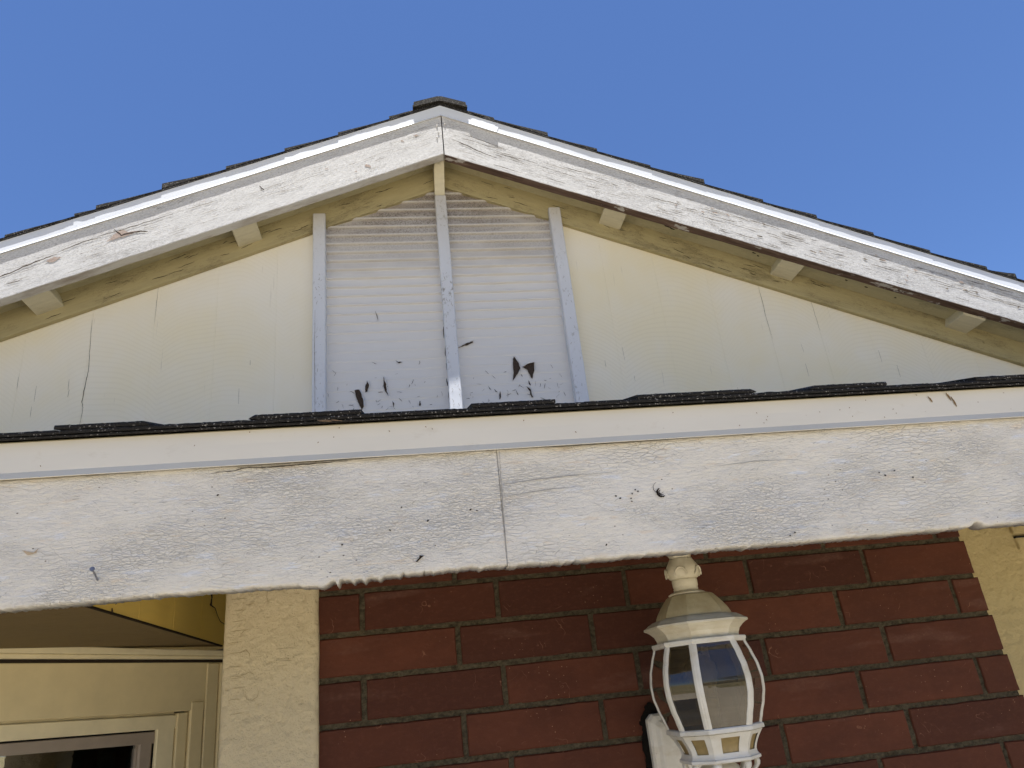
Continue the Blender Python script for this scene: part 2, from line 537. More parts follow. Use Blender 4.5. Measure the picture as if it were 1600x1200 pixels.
def brick_mat():
    m = NT('red_brick')
    a = m.n('ShaderNodeAttribute', attribute_name='tint')
    big = m.noise(1.0, 4, .6, m.map((9, 9, 16)))
    fine = m.noise(1.0, 5, .7, m.map((70, 70, 110)))
    c = m.ramp(a.outputs['Fac'], [(0, (.046, .0112, .0045)), (.5, (.080, .0215, .0082)), (1, (.106, .030, .0125))])
    c = m.mix(m.ramp(big, [(.35, 0), (.7, .6)]), c, (.050, .0125, .005))
    c = m.mix(m.math('MULTIPLY', m.ramp(fine, [(.5, 0), (.8, 1)]), .35), c, (.145, .052, .028))
    pale = m.ramp(m.voronoi(95, 'F1', m.map((1, 1, 1), loc=(.3, 0, .2))), [(.05, 1), (.11, 0)])
    pale = m.math('MULTIPLY', pale, m.ramp(m.noise(9, 3), [(.52, 0), (.6, 1)]))
    c = m.mix(m.math('MULTIPLY', pale, .7), c, (.42, .24, .14))
    wash = m.math('MULTIPLY', m.ramp(m.noise(1.0, 3, .6, m.map((3, 3, 14), loc=(.8, 0, .35))), [(.60, 0), (.74, 1)]), m.ramp(fine, [(.3, .2), (.7, 1)]))
    c = m.mix(m.math('MULTIPLY', wash, .45), c, (.20, .11, .08))
    pit = m.ramp(m.voronoi(120, 'F1', m.map((1, 1, 1), loc=(.7, 0, .9))), [(.05, 1), (.10, 0)])
    pit = m.math('MULTIPLY', pit, m.ramp(m.noise(7, 3, vec=m.map((1, 1, 1), loc=(2, 2, 2))), [(.5, 0), (.58, 1)]))
    c = m.mix(m.math('MULTIPLY', pit, .8), c, (.03, .012, .008))
    scr = m.ramp(m.math('ABSOLUTE', m.math('SUBTRACT', m.noise(1.0, 2, .5, m.map((26, 26, 26), rot=(0, .8, 0))), .5)), [(0, 1), (.006, 0)])
    scr = m.math('MULTIPLY', scr, m.ramp(m.noise(15, 3, vec=m.map((1, 1, 1), loc=(6, 0, 0))), [(.58, 0), (.66, 1)]))
    c = m.mix(m.math('MULTIPLY', scr, .5), c, (.40, .20, .12))
    h = m.math('SUBTRACT', fine, m.math('MULTIPLY', pit, .8))
    return m.done(c, .75, m.bump(h, .6, .0015), .3)


def mortar_mat():
    m = NT('grey_mortar')
    n1 = m.noise(1.0, 6, .75, m.map((90, 90, 130)))
    n2 = m.noise(16, 3)
    c = m.mix(m.ramp(n1, [(.35, 0), (.65, 1)]), (.032, .026, .016), (.108, .090, .058))
    c = m.mix(m.math('MULTIPLY', m.ramp(n2, [(.5, 0), (.7, 1)]), .5), c, (.06, .05, .035))
    return m.done(c, .95, m.bump(n1, 1.0, .004), .15)


def stucco_mat(name, base=(.62, .51, .29), seed=0.0):
    m = NT(name)
    v = m.map((1, 1, 1), loc=(seed, 0, 0))
    n1 = m.noise(1.0, 5, .65, m.map((55, 55, 60), vec=v))
    vo = m.voronoi(70, 'SMOOTH_F1', m.warp(.02, 20, v))
    n3 = m.noise(3.5, 3, .6, v)
    c = m.mix(m.ramp(n3, [(.35, 0), (.65, 1)]), base, tuple(x * .90 for x in base))
    dirt = m.ramp(n1, [(.26, 1), (.40, 0)])
    c = m.mix(m.math('MULTIPLY', dirt, .35), c, (.30, .22, .10))
    hc = m.math('MULTIPLY', m.ramp(m.math('ABSOLUTE', m.math('SUBTRACT', m.noise(1.0, 3, .6, m.map((6, 6, 34), vec=m.warp(.008, 40, v))), .5)), [(0, 1), (.006, 0)]),
                m.ramp(m.noise(9, 3, vec=v), [(.66, 0), (.70, .6)]))
    c = m.mix(m.math('MULTIPLY', hc, .45), c, (.20, .14, .06))
    grit = m.noise(1.0, 4, .75, m.map((170, 170, 170), vec=v))
    h = m.math('SUBTRACT', m.math('ADD', m.math('MULTIPLY', n1, .8), m.math('ADD', m.math('MULTIPLY', vo, .5), m.math('MULTIPLY', grit, .45))), m.math('MULTIPLY', hc, .4))
    return m.done(c, .7, m.bump(h, 1.0, .0080), .3)


def lantern_paint(name='aged_white_enamel', ca=(.66, .64, .57), cb=(.58, .55, .46)):
    m = NT(name)
    n1 = m.noise(1.0, 5, .65, m.map((30, 30, 30)))
    n2 = m.noise(1.0, 5, .7, m.map((12, 12, 22), loc=(3, 1, 0)))
    c = m.mix(m.ramp(n1, [(.35, 0), (.7, 1)]), ca, cb)
    c = m.mix(m.math('MULTIPLY', m.ramp(n2, [(.52, 0), (.72, 1)]), .5), c, (.36, .28, .15))
    sp = m.ramp(m.voronoi(150, 'F1'), [(.05, 1), (.09, 0)])
    sp = m.math('MULTIPLY', sp, m.ramp(m.noise(22, 2), [(.55, 0), (.6, 1)]))
    c = m.mix(sp, c, (.10, .08, .05))
    return m.done(c, .45, m.bump(n1, .25, .001), .4)


def plain(name, col, rough=.6, spec=.3, scale=60, var=.12, bump=.2, metal=0.0):
    m = NT(name)
    n1 = m.noise(scale, 4, .6)
    c = m.mix(m.ramp(n1, [(.3, 0), (.7, 1)]), col, tuple(x * (1 - var) for x in col))
    m.b.inputs['Metallic'].default_value = metal
    return m.done(c, rough, m.bump(n1, bump, .0006), spec)


def glass_mat(name, tint=(.8, .8, .78), refl=.0, mult=1.6, rough=.0, dust=0.0):
    m = NT(name)
    tr = m.n('ShaderNodeBsdfTransparent'); tr.inputs[0].default_value = (*tint, 1)
    gl = m.n('ShaderNodeBsdfGlossy'); gl.inputs['Roughness'].default_value = rough; gl.inputs[0].default_value = (.95, .95, .95, 1)
    fr = m.n('ShaderNodeFresnel'); fr.inputs[0].default_value = 1.52
    nn = m.noise(14, 3)
    bp = m.bump(nn, .08, .003)
    m.link(bp, gl.inputs['Normal'])
    fac = m.math('ADD', m.math('MULTIPLY', fr.outputs[0], mult), refl, clamp=True)
    mx = m.n('ShaderNodeMixShader')
    m.link(fac, mx.inputs[0]); m.link(tr.outputs[0], mx.inputs[1]); m.link(gl.outputs[0], mx.inputs[2])
    last = mx.outputs[0]
    if dust:
        df = m.n('ShaderNodeBsdfDiffuse'); df.inputs[0].default_value = (.085, .068, .040, 1)
        m2 = m.n('ShaderNodeMixShader')
        m.link(m.math('MULTIPLY', m.ramp(m.noise(1.0, 4, .6, m.map((60, 60, 12))), [(.3, .5), (.7, 1)]), dust), m2.inputs[0])
        m.link(last, m2.inputs[1]); m.link(df.outputs[0], m2.inputs[2]); last = m2.outputs[0]
    m.link(last, m.out.inputs[0])
    m.t.nodes.remove(m.b)
    return m.mat


M_bargeL = weathered_white('weathered_white_left', .55, .35, seed=0.0)
M_bargeR = weathered_white('weathered_white_right', .60, .28, seed=5.3)
M_brown = bare_brown()
M_greyu = grey_paint()
M_beam = beam_paint()
M_drip = trim_metal('white_metal_trim', (.68, .71, .76), 1.0, .10)
M_ptrim = trim_metal('cream_white_metal_trim', (.67, .64, .56), 4.0, .28)
M_siding = siding_paint(base=(.83, .755, .55), pale=(.84, .80, .69))
M_side = siding_paint('yellow_siding_paint', (.74, .53, .12), .8, (.72, .53, .15))
M_soffit = yellow_paint('yellow_soffit_paint', (.56, .51, .33), .35, 1.0)
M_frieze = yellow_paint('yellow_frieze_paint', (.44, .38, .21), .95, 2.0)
M_look = yellow_paint('yellow_lookout_paint', (.66, .61, .45), .35, 3.0)
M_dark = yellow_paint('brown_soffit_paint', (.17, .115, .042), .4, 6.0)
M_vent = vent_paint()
M_bat = [batten_paint('blue_white_batten_paint_%s' % k, s, f) for k, s, f in (('a', 0.0, .35), ('b', 3.0, .9), ('c', 8.0, .5))]
M_wood = plain('exposed_dark_wood', (.085, .062, .048), .9, .15, 260, .6, .6)
M_crack = plain('dark_crack', (.03, .022, .016), .95, .1)
M_crackg = plain('grey_crack', (.25, .22, .19), .95, .1)
M_shingle = shingle_mat()
M_brick = brick_mat()
M_mortar = mortar_mat()
M_stucco = stucco_mat('cream_stucco_column', (.62, .53, .35), 0.0)
M_stucco2 = stucco_mat('cream_stucco_wall', (.52, .42, .21), 5.0)
M_trim = plain('cream_window_trim', (.66, .56, .33), .5, .35, 18, .10, .25)
M_trim2 = plain('pale_cream_moulding', (.74, .66, .44), .5, .35, 25, .12, .25)
M_sash = plain('taupe_sash', (.30, .25, .20), .5, .4, 40, .12, .1)
M_black = plain('black_gasket', (.008, .008, .008), .7, .2)
M_lamp = lantern_paint()
M_dome = lantern_paint('grimy_cream_enamel', (.46, .40, .25), (.34, .28, .155))
M_corn = lantern_paint('yellowed_enamel', (.60, .56, .44), (.52, .47, .34))
M_lglass = glass_mat('lantern_glass', (.36, .31, .22), .0, mult=1.7, dust=.42)
M_wglass = glass_mat('window_glass', (.45, .47, .45), .22)
M_amber = plain('amber_frosted_glass', (.30, .22, .09), .35, .5, 90, .25, .2)
M_nail = plain('galvanised_nail', (.30, .31, .35), .45, .5, 200, .3, .1, .6)
M_room = plain('dim_room_wall', (.22, .20, .16), .9)
M_curtain = plain('grey_curtain', (.35, .35, .33), .9)

# ------------------------------------------------------------------ ground and surroundings behind the camera
def tag(o, label=None, cat=None, group=None, kind=None):
    for k, v in (('label', label), ('category', cat), ('group', group), ('kind', kind)):
        if v: o[k] = v
    return o


GZ = -1.6
gm = NT('dry_lawn')
gc = gm.mix(gm.ramp(gm.noise(.8, 6, .7), [(.35, 0), (.65, 1)]), (.17, .15, .07), (.32, .26, .15))
gmat = gm.done(gc, .95, gm.bump(gm.noise(12, 5), .6, .03), .1)
mb = MB()
N = 24
for i in range(N + 1):
    for j in range(N + 1):
        x = -400 + 800 * i / N; y = -400 + 800 * j / N
        r = math.hypot(x, y)
        mb.v.append(Vector((x, y, GZ + (0 if r < 60 else 1.2 * nz(x * .01, y * .01)))))
for i in range(N):
    for j in range(N):
        a = i * (N + 1) + j
        mb.face([a, a + N + 1, a + N + 2, a + 1])
tag(build('ground', mb, gmat, smooth=True), kind='structure')
cm = NT('bounce_slab_concrete')
cc = cm.mix(cm.ramp(cm.noise(2, 6, .7), [(.35, 0), (.65, 1)]), (.52, .45, .34), (.42, .36, .27))
cmat = cm.done(cc, .9, cm.bump(cm.noise(60, 4), .4, .002), .2)
mb = MB()
mb.box((-9, -16.0, GZ - .05), (6, 2.46, GZ + .02), bev=.01)  # pale slab out of view, extended to bounce warm light at the porch
tag(build('path', mb, cmat), kind='structure')

# a low garden wall and hedge trees across the yard: what the lantern glass mirrors
yard = plain('pale_block_wall', (.52, .49, .42), .85, .2, 5, .15, .3)
mb = MB()
mb.box((-14, -17.2, GZ), (17, -17.0, GZ + 1.7), bev=.01)
mb.box((-14.03, -17.26, GZ + 1.7), (17.03, -16.94, GZ + 1.78), bev=.01)
tag(build('garden_wall', mb, yard), 'pale low block wall across the yard opposite the house', 'wall')
leafm = NT('tree_leaves')
lc = leafm.mix(leafm.ramp(leafm.noise(3, 4), [(.35, 0), (.65, 1)]), (.035, .075, .02), (.09, .13, .035))
leafm = leafm.done(lc, .6, None, .3)
barkm = plain('tree_bark', (.14, .10, .07), .95, .1, 20, .4, .8)


def tree(loc, trunk, blobs, label, leaf, nleaf, seed, group=None):
    rnd = random.Random(seed)
    t = thing('tree', label, 'tree', loc, group)
    m = MB()
    for path, r0, r1 in trunk:
        k = len(path)
        m.tube([Vector(loc) + Vector(p) for p in path], [r0 + (r1 - r0) * i / (k - 1) for i in range(k)], 9)
    build('trunk', m, barkm, t, smooth=True)
    m = MB()
    tot = sum(b[3] * b[4] * b[5] for b in blobs)
    for (cx, cy, cz, rx, ry, rz) in blobs:
        for _ in range(int(nleaf * rx * ry * rz / tot)):
            while True:
                p = Vector((rnd.uniform(-1, 1), rnd.uniform(-1, 1), rnd.uniform(-1, 1)))
                if p.length < 1: break
            p = Vector((cx + p.x * rx, cy + p.y * ry, cz + p.z * rz))
            a = Vector((rnd.gauss(0, 1), rnd.gauss(0, 1), rnd.gauss(0, .35))).normalized()
            b = a.cross(Vector((rnd.gauss(0, .5), rnd.gauss(0, .5), 1))).normalized()
            L = leaf * rnd.uniform(.6, 1.2); n = len(m.v)
            for q in (p - a * L, p + b * L * .45, p + a * L, p - b * L * .45): m.v.append(q)
            m.face([n, n + 1, n + 2, n + 3])
    build('crown', m, leafm, t, fix=False)
    return t


# unseen tree added behind the viewer so that its crown shades the porch front
tree((-2.6, -2.6, GZ), [([(0, 0, 0), (.05, .05, 1.2), (0.2, .2, 2.6), (.5, .6, 3.8), (1.1, 1.2, 4.9)], .17, .07),
                        ([(.25, .3, 2.9), (1.2, 1.0, 4.1), (2.6, 1.8, 5.0), (3.8, 2.3, 5.4)], .09, .03),
                        ([(.1, .1, 2.2), (-.8, .3, 3.6), (-1.2, .9, 4.9)], .08, .03),
                        ([(.5, .6, 3.8), (1.2, -.4, 4.9), (2.6, -.7, 5.5)], .07, .02)],
     [(0.2, -.05, 4.6, 2.6, 1.0, .65), (-1.6, -.2, 4.4, 1.6, 1.1, .75), (1.9, -.05, 4.6, 1.8, 1.0, .65)],
     'broad leafy tree added unseen behind the viewer, its crown placed to shade the porch', .12, 26000, 3)
for i, (x, y, h, s) in enumerate(((-11, -24, 6.0, 3), (-3, -27, 7.5, 4), (5, -25, 6.5, 5), (14, -26, 8.0, 6))):
    tree((x, y, GZ), [([(0, 0, 0), (.1, 0, h * .4), (0, .1, h * .8)], .25, .1)],
         [(x, y, GZ + h * .62, 3.2, 2.6, h * .36), (x + 1.6, y, GZ + h * .5, 2.2, 2.0, h * .25)],
         ('round tree far across the yard at the left', 'tall tree second from the left across the yard',
          'low wide tree across the yard beyond the wall', 'tallest tree far right across the yard')[i], .28, 2600, 20 + i, 'trees across the yard')

# ------------------------------------------------------------------ the house
house = thing('house', 'cream gabled house with weathered white trim and a red brick porch wall', 'house', (0.186, 2.47, GZ))
APX = .186                      # the ridge line stands at this x
SL = .40                        # rise over run of the rakes
CA = math.atan(SL)
EAVE_L, EAVE_R = -3.1, 3.47
YW = 2.47                       # siding face


def rake_matrix(px, y, pz, slope_angle):
    return Matrix.Translation((px, y, pz)) @ Matrix.Rotation(-slope_angle, 4, 'Y')


# gable wall siding with its 8 inch grooves
GRO = [-2.795 + .2117 * i for i in range(28)]
mb = MB()


def rake_z(x, c): return c - SL * abs(x - APX)


def siding_panel(mb, xs, zlow, ztop, y, gw=.0009, gd=.0010, back=.02):
    for a, b in zip(xs[:-1], xs[1:]):
        cuts = [a + gw / 2, b - gw / 2]
        if a < APX < b: cuts = [a + gw / 2, APX, b - gw / 2]
        n = len(mb.v)
        for x in cuts:
            for z in (zlow, ztop(x)): mb.v.append(Vector((x, y, z)))
        for i in range(len(cuts) - 1):
            mb.face([n + 2 * i, n + 2 * i + 2, n + 2 * i + 3, n + 2 * i + 1])
        # groove to the right of this board
        n = len(mb.v)
        for (x, yy) in ((b - gw / 2, y), (b - gw / 2 + .0006, y + gd), (b + gw / 2 - .0006, y + gd), (b + gw / 2, y)):
            for z in (zlow, ztop(x)): mb.v.append(Vector((x, yy, z)))
        for i in range(3): mb.face([n + 2 * i, n + 2 * i + 2, n + 2 * i + 3, n + 2 * i + 1])


siding_panel(mb, GRO, .55, lambda x: rake_z(x, 2.10), YW)
n = len(mb.v)
for x, z in ((-2.78, .55), (2.9, .55), (2.9, rake_z(2.9, 2.1)), (APX, 2.1), (-2.78, rake_z(-2.78, 2.1))): mb.v.append(Vector((x, YW + .02, z)))
mb.face([n + 4, n + 3, n + 2, n + 1, n])
crack(mb, [(-1.103, 1.383), (-1.097, 1.268), (-1.093, 1.181), (-1.096, 1.133), (-1.0995, 1.066), (-1.094, 1.04), (-1.097, .97)], .0018, YW - .0012, .003, 1, 3, 5)
crack(mb, [(-.889, 1.545), (-.890, 1.45), (-.891, 1.36)], .0007, YW - .0012, .002, 1, 5, 5)
crack(mb, [(1.439, 1.46), (1.441, 1.37), (1.438, 1.28), (1.442, 1.19)], .0010, YW - .0012, .002, 1, 8, 5)
crack(mb, [(1.651, 1.36), (1.650, 1.29), (1.652, 1.22)], .0008, YW - .0012, .002, 1, 9, 5)
for k in range(16):
    x = random.choice([-1.31, -1.2, -.9, -.55, .75, .83, 1.3, 1.6, 1.9]) + random.uniform(-.06, .06); z = random.uniform(.98, 1.2)
    crack(mb, [(x, z), (x + random.uniform(-.002, .002), z - random.uniform(.02, .06))], .0008, YW - .001, .001, 1, k, 3)
wall = build('gable_wall', mb, [M_siding, M_crack], house, fix=False)

# louvred vent panels between the battens
VX = [(-.300, .155), (.185, .620)]
SP = .0388


def vent_profile(z):
    """depth of the slats' face: a sawtooth whose relief dies out towards the painted-over bottom"""
    t = ((z - 1.908) / SP) % 1.0
    fade = min(1.0, max(.10, (z - 1.18) / .40))
    # lip sticks out at the bottom of each slat (t small), leaning back to the top
    s = (1 - t)
    lip = 1.0 if t < .16 else s * .75
    return -.0115 * lip * fade


FL = {0: [
    [(-0.187, 1.057), (-0.17, 1.058), (-0.162, 1.035), (-0.157, 1.017), (-0.156, 0.994), (-0.163, 0.979), (-0.175, 1.01), (-0.183, 1.034)],
    [(-0.142, 1.093), (-0.135, 1.072), (-0.142, 1.05), (-0.15, 1.046), (-0.149, 1.068)],
    [(-0.084, 1.105), (-0.076, 1.079), (-0.074, 1.054), (-0.067, 1.024), (-0.079, 1.047), (-0.085, 1.07)],
    [(0.042, 1.005), (0.047, 0.992), (0.043, 0.983), (0.038, 0.984)],
    [(-0.038, 1.166), (-0.028, 1.162), (-0.010, 1.161), (-0.027, 1.155)],
    [(-0.126, 1.166), (-0.104, 1.157), (-0.115, 1.157)],
    [(-0.056, 1.010), (-0.049, 0.998), (-0.052, 0.98)]],
    1: [
    [(0.192, 1.207), (0.22, 1.223), (0.253, 1.234), (0.249, 1.226), (0.234, 1.219), (0.205, 1.211)],
    [(0.399, 1.164), (0.415, 1.134), (0.419, 1.113), (0.406, 1.09), (0.386, 1.064), (0.392, 1.106), (0.394, 1.138)],
    [(0.428, 1.118), (0.449, 1.13), (0.473, 1.134), (0.47, 1.102), (0.46, 1.069), (0.453, 1.077), (0.446, 1.104)],
    [(0.334, 1.027), (0.337, 1.011), (0.334, 0.994), (0.329, 0.994)],
    [(0.443, 1.064), (0.452, 1.041), (0.445, 1.045)],
    [(0.432, 1.039), (0.447, 1.028), (0.453, 0.995), (0.448, 0.994), (0.443, 1.023)],
    [(0.392, 1.031), (0.402, 1.003), (0.397, 1.011)],
    [(0.294, 1.049), (0.304, 1.028), (0.298, 1.036)],
    [(0.314, 1.035), (0.325, 1.02), (0.318, 1.024)]]}
YV = 2.468
for pi_, (xa, xb) in enumerate(VX):
    mb = MB()
    zs = []
    z = .80
    while z < 2.0:
        zs.append(z); z += SP / 10
    nx = 14
    xs = [xa + (xb - xa) * i / nx for i in range(nx + 1)]
    for i in range(len(zs)):
        for x in xs:
            sag = .0012 * nz(x * 6 + pi_ * 4, zs[i] * 30)
            mb.v.append(Vector((x, YV + vent_profile(zs[i] + .5 * sag) + .0012 * nz(x * 7, zs[i] * 9, pi_), zs[i] + sag)))
    for i in range(len(zs) - 1):
        for j in range(nx):
            x = (xs[j] + xs[j + 1]) / 2
            if zs[i] > rake_z(x, 1.99): continue
            a = i * (nx + 1) + j
            mb.face([a, a + 1, a + nx + 2, a + nx + 1])
    # fine splits of the paint belong to the panel's own surface
    rnd = random.Random(40 + pi_)
    for q in range(40):
        x = rnd.uniform(xa + .02, xb - .03); z = .97 + abs(rnd.gauss(0, .075))
        if z > 1.22: continue
        a = rnd.choice([rnd.gauss(1.25, .35), rnd.gauss(-1.1, .3), rnd.gauss(.2, .4)]); L = rnd.uniform(.006, .022)
        crack(mb, [(x, z), (x + L * .5 * math.cos(a) + .001, z + L * .5 * math.sin(a)), (x + L * math.cos(a), z + L * math.sin(a))], rnd.uniform(.0007, .0022), YV - .0040, .0015, rnd.choice([1, 2, 2]), q, 3)
    if pi_ == 0: crack(mb, [(-.105, 1.375), (-.099, 1.355), (-.096, 1.335)], .003, YV - .0060, .001, 2, 2, 4)
    xe = xb - .006
    z = 1.30
    while z > .95:
        L = rnd.uniform(.02, .07)
        crack(mb, [(xe - .006 * rnd.random(), z), (xe - .006 * rnd.random(), z - L)], .003, YV - .0042, .003, 1, z * 50, 4)
        z -= L + rnd.uniform(.01, .05)
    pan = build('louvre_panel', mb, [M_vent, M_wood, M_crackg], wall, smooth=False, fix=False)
    for q, poly in enumerate(FL[pi_]):
        mb = MB()
        flake(mb, poly, YV - .0052, 0, .003, q)
        if len(poly) >= 5:      # loose paint curling off one edge
            m0 = len(mb.v); kk = len(poly)
            for w_ in range(kk // 2 + 1):
                (x, z) = poly[w_]
                mb.v.append(Vector((x + .001, YV - .0040, z + .0008)))
                mb.v.append(Vector((x + .0035 + .001 * nz(x * 90, z * 90), YV - .0085, z + .0005)))
                mb.v.append(Vector((x + .0010, YV - .0120, z - .001)))
            for w_ in range(kk // 2):
                a = m0 + w_ * 3
                mb.face([a, a + 1, a + 4, a + 3], 1); mb.face([a + 1, a + 2, a + 5, a + 4], 1)
        build('peeled_patch', mb, [M_wood, M_vent], wall, fix=False)

# battens
for (xa, xb, zt, mm, sd_) in ((-.331, -.284, 1.800, M_bat[0], 1.0), (.147, .192, 1.879, M_bat[1], 2.0), (.606, .654, 1.812, M_bat[2], 3.0)):
    mb = MB()
    rings = []
    b = .003
    for i in range(61):
        t = i / 60; z = .62 + (zt - .62) * t
        o = .0010 * nz(z * 9, sd_) ; o2 = .0008 * nz(z * 40, sd_ * 3)
        bx = xa + o; cx = xb + o + o2
        y0 = 2.430 + .0008 * nz(z * 20, sd_, 3)
        rings.append([(bx, 2.469, z), (bx, y0 + b, z), (bx + b, y0, z), (cx - b, y0, z), (cx, y0 + b, z), (cx, 2.469, z)])
    mb.loops(rings)
    if sd_ == 1.0:
        crack(mb, [(xa + .010, 1.37), (xa + .0085, 1.20), (xa + .010, 1.09), (xa + .011, .95)], .0016, 2.4285, .001, 1, 1, 8)
    for q in range(26):
        x = random.uniform(xa + .006, xb - .006); z = random.uniform(.97, 1.55)
        crack(mb, [(x, z), (x + random.uniform(-.006, .006), z - random.uniform(.003, .016))], .0011, 2.4286, .001, 1, q, 2)
    bt = build('batten', mb, [mm, M_crackg], wall)

# frieze boards against the wall under the soffit
YF = 2.450
for side in (-1, 1):
    ang = CA if side < 0 else -CA
    s1 = math.tan(ang)
    M = Matrix.Translation((APX, 0, 1.938)) @ Matrix.Rotation(-ang, 4, 'Y')
    h = .118
    if side < 0: mb = plank(-3.45, 0, 0, h, YF, YW - .0015, 90, 4, 0, s1, .0004, .0004, 2.0)
    else: mb = plank(0, 3.45, 0, h, YF, YW - .0015, 90, 4, s1, 0, .0004, .0004, 6.0)
    for q in range(26):
        x = random.uniform(.05, 1.6) * side; z = random.uniform(.01, .09)
        crack(mb, [(x, z), (x + random.uniform(.02, .07), z + random.uniform(-.006, .006))], .0022, YF - .0014, .003, 1, q, 5)
    build('frieze_board', mb, [M_frieze, M_crack], wall, M)

# roof: sheathing (its underside is the yellow soffit)
YB = 2.300                       # face of the barge boards
roof = None
poly = [(EAVE_L, rake_z(EAVE_L, 2.045)), (APX, 2.045), (EAVE_R, rake_z(EAVE_R, 2.045)), (EAVE_R, rake_z(EAVE_R, 2.214)), (APX, 2.214), (EAVE_L, rake_z(EAVE_L, 2.214))]
mb = MB()
for a, b in (((EAVE_L), APX), (APX, EAVE_R)):
    for (c0, c1, y0, y1) in ((2.045, 2.214, 2.3375, 7.0),):
        mb.prism([(a, rake_z(a, c0)), (b, rake_z(b, c0)), (b, rake_z(b, c1)), (a, rake_z(a, c1))], y0, y1, 0)
roof = build('roof', mb, [M_soffit], house)
# rusty nail tips and stains poking through the soffit
mb = MB()
for (x, yy, L) in ((1.08, 2.40, .03), (1.10, 2.405, .02), (1.42, 2.40, .016), (1.44, 2.41, .01), (1.78, 2.395, .012), (1.86, 2.40, .014), (1.98, 2.41, .01), (-.76, 2.40, .014), (-.70, 2.41, .012), (-.98, 2.39, .012), (.50, 2.40, .02), (.53, 2.405, .012)):
    z = rake_z(x, 2.0435)
    mb = MB(); n = 0
    for (dx, dy) in ((-L / 2, -.002), (-L * .2, -.004), (L / 2, -.001), (L * .4, .003), (-L * .3, .0035)):
        mb.v.append(Vector((x + dx, yy + dy, rake_z(x + dx, 2.0435))))
    mb.face([n, n + 1, n + 2, n + 3, n + 4])
    build('nail_stain', mb, [M_crack], roof, fix=False)

# lookouts: flat blocks from wall to barge board
proto = None
lk = [(-1.238, 1.984), (-.564, 1.982), (.854, 1.994), (1.537, 2.000), (2.230, 2.004), (-1.92, 1.984), (-2.6, 1.984), (2.92, 2.004)]
for i, (x, c) in enumerate(lk):
    s = -1 if x < APX else 1
    z = rake_z(x, c)
    M = Matrix.Translation((x, 2.338, z)) @ Matrix.Rotation(-CA if s < 0 else CA, 4, 'Y')
    if proto is None:
        mb = MB(); mb.box((-.046, .0, 0), (.046, .1315, .055), bev=.0025)
        proto = build('lookout', mb, [M_look], roof, M)
    else:
        copy_part(proto, roof, M)

# ridge block running back from the barge boards to the head of the middle batten
mb = MB()
n = len(mb.v)
xa, xb = .151, .190
rings = [[(xa, 2.339, 1.996), (xb, 2.339, 1.996), (xb, 2.339, 2.030), (xa, 2.339, 2.030)],
         [(xa - .002, 2.385, 1.953), (xb - .001, 2.385, 1.953), (xb - .001, 2.385, 2.029), (xa - .002, 2.385, 2.029)],
         [(xa - .003, 2.432, 1.884), (xb - .002, 2.432, 1.884), (xb - .002, 2.432, 2.028), (xa - .003, 2.432, 2.028)],
         [(xa - .003, 2.4485, 1.882), (xb - .002, 2.4485, 1.882), (xb - .002, 2.4485, 2.028), (xa - .003, 2.4485, 2.028)]]
mb.loops(rings)
build('ridge_block', mb, [M_look], roof)

# barge boards
aL = math.atan(.397); aR = math.atan(.3816)
ML = Matrix.Translation((APX + .001, 0, 1.978)) @ Matrix.Rotation(-aL, 4, 'Y')
mb = plank(-3.52, -.0012, 0, .196, YB, YB + .0375, 200, 14, 0, math.tan(aL), .0003, .00035, 1.0, .003,
           ragged=lambda x: .0015 * nz(x * 18, 3.3), mat_under=1)
# checks and knots in the left board, in board coordinates
cr = [([(-1.70, .075), (-1.62, .083), (-1.53, .095), (-1.47, .102), (-1.42, .104)], .0045), ([(-1.30, .122), (-1.22, .120), (-1.12, .118), (-1.02, .117)], .0025),
      ([(-1.40, .112), (-1.33, .12), (-1.27, .115)], .003), ([(-1.22, .13), (-1.205, .098), (-1.14, .088), (-1.12, .078)], .006),
      ([(-.97, .118), (-.9, .116), (-.86, .115)], .002), ([(-.70, .120), (-.695, .105), (-.69, .095)], .0045), ([(-1.6, .05), (-1.55, .048)], .003)]
rnd = random.Random(5)
for q in range(90):
    x = rnd.uniform(-1.75, -.05); z = rnd.uniform(.012, .13); L = rnd.uniform(.02, .11)
    cr.append(([(x, z), (x + L * .5, z + rnd.uniform(-.002, .002)), (x + L, z + rnd.uniform(-.003, .003))], rnd.uniform(.0005, .0013)))
for q, (pts, w) in enumerate(cr): crack(mb, pts, w, YB - .0012, .004 if w > .002 else .001, 2 if w > .002 else 3, q, 6)
for q, poly in enumerate([[(-1.235, .105), (-1.20, .122), (-1.18, .10), (-1.14, .092), (-1.20, .088), (-1.26, .09)], [(-.305, .060), (-.298, .066), (-.285, .052), (-.290, .046)],
                          [(-.352, .048), (-.345, .054), (-.342, .045)], [(-.075, .125), (-.06, .128), (-.05, .12), (-.066, .118)], [(-.13, .118), (-.125, .123), (-.12, .116)],
                          [(-1.46, .088), (-1.43, .098), (-1.41, .085), (-1.44, .078)], [(-.45, .10), (-.445, .106), (-.44, .10)]]):
    flake(mb, poly, YB - .0010, 4, .006, q)
M_raw = plain('raw_pink_wood', (.46, .37, .32), .9, .15, 180, .35, .5)
bl = build('barge_board', mb, [M_bargeL, M_greyu, M_wood, M_crackg, M_raw], roof, ML, label='left weathered white barge board with a grey underside')

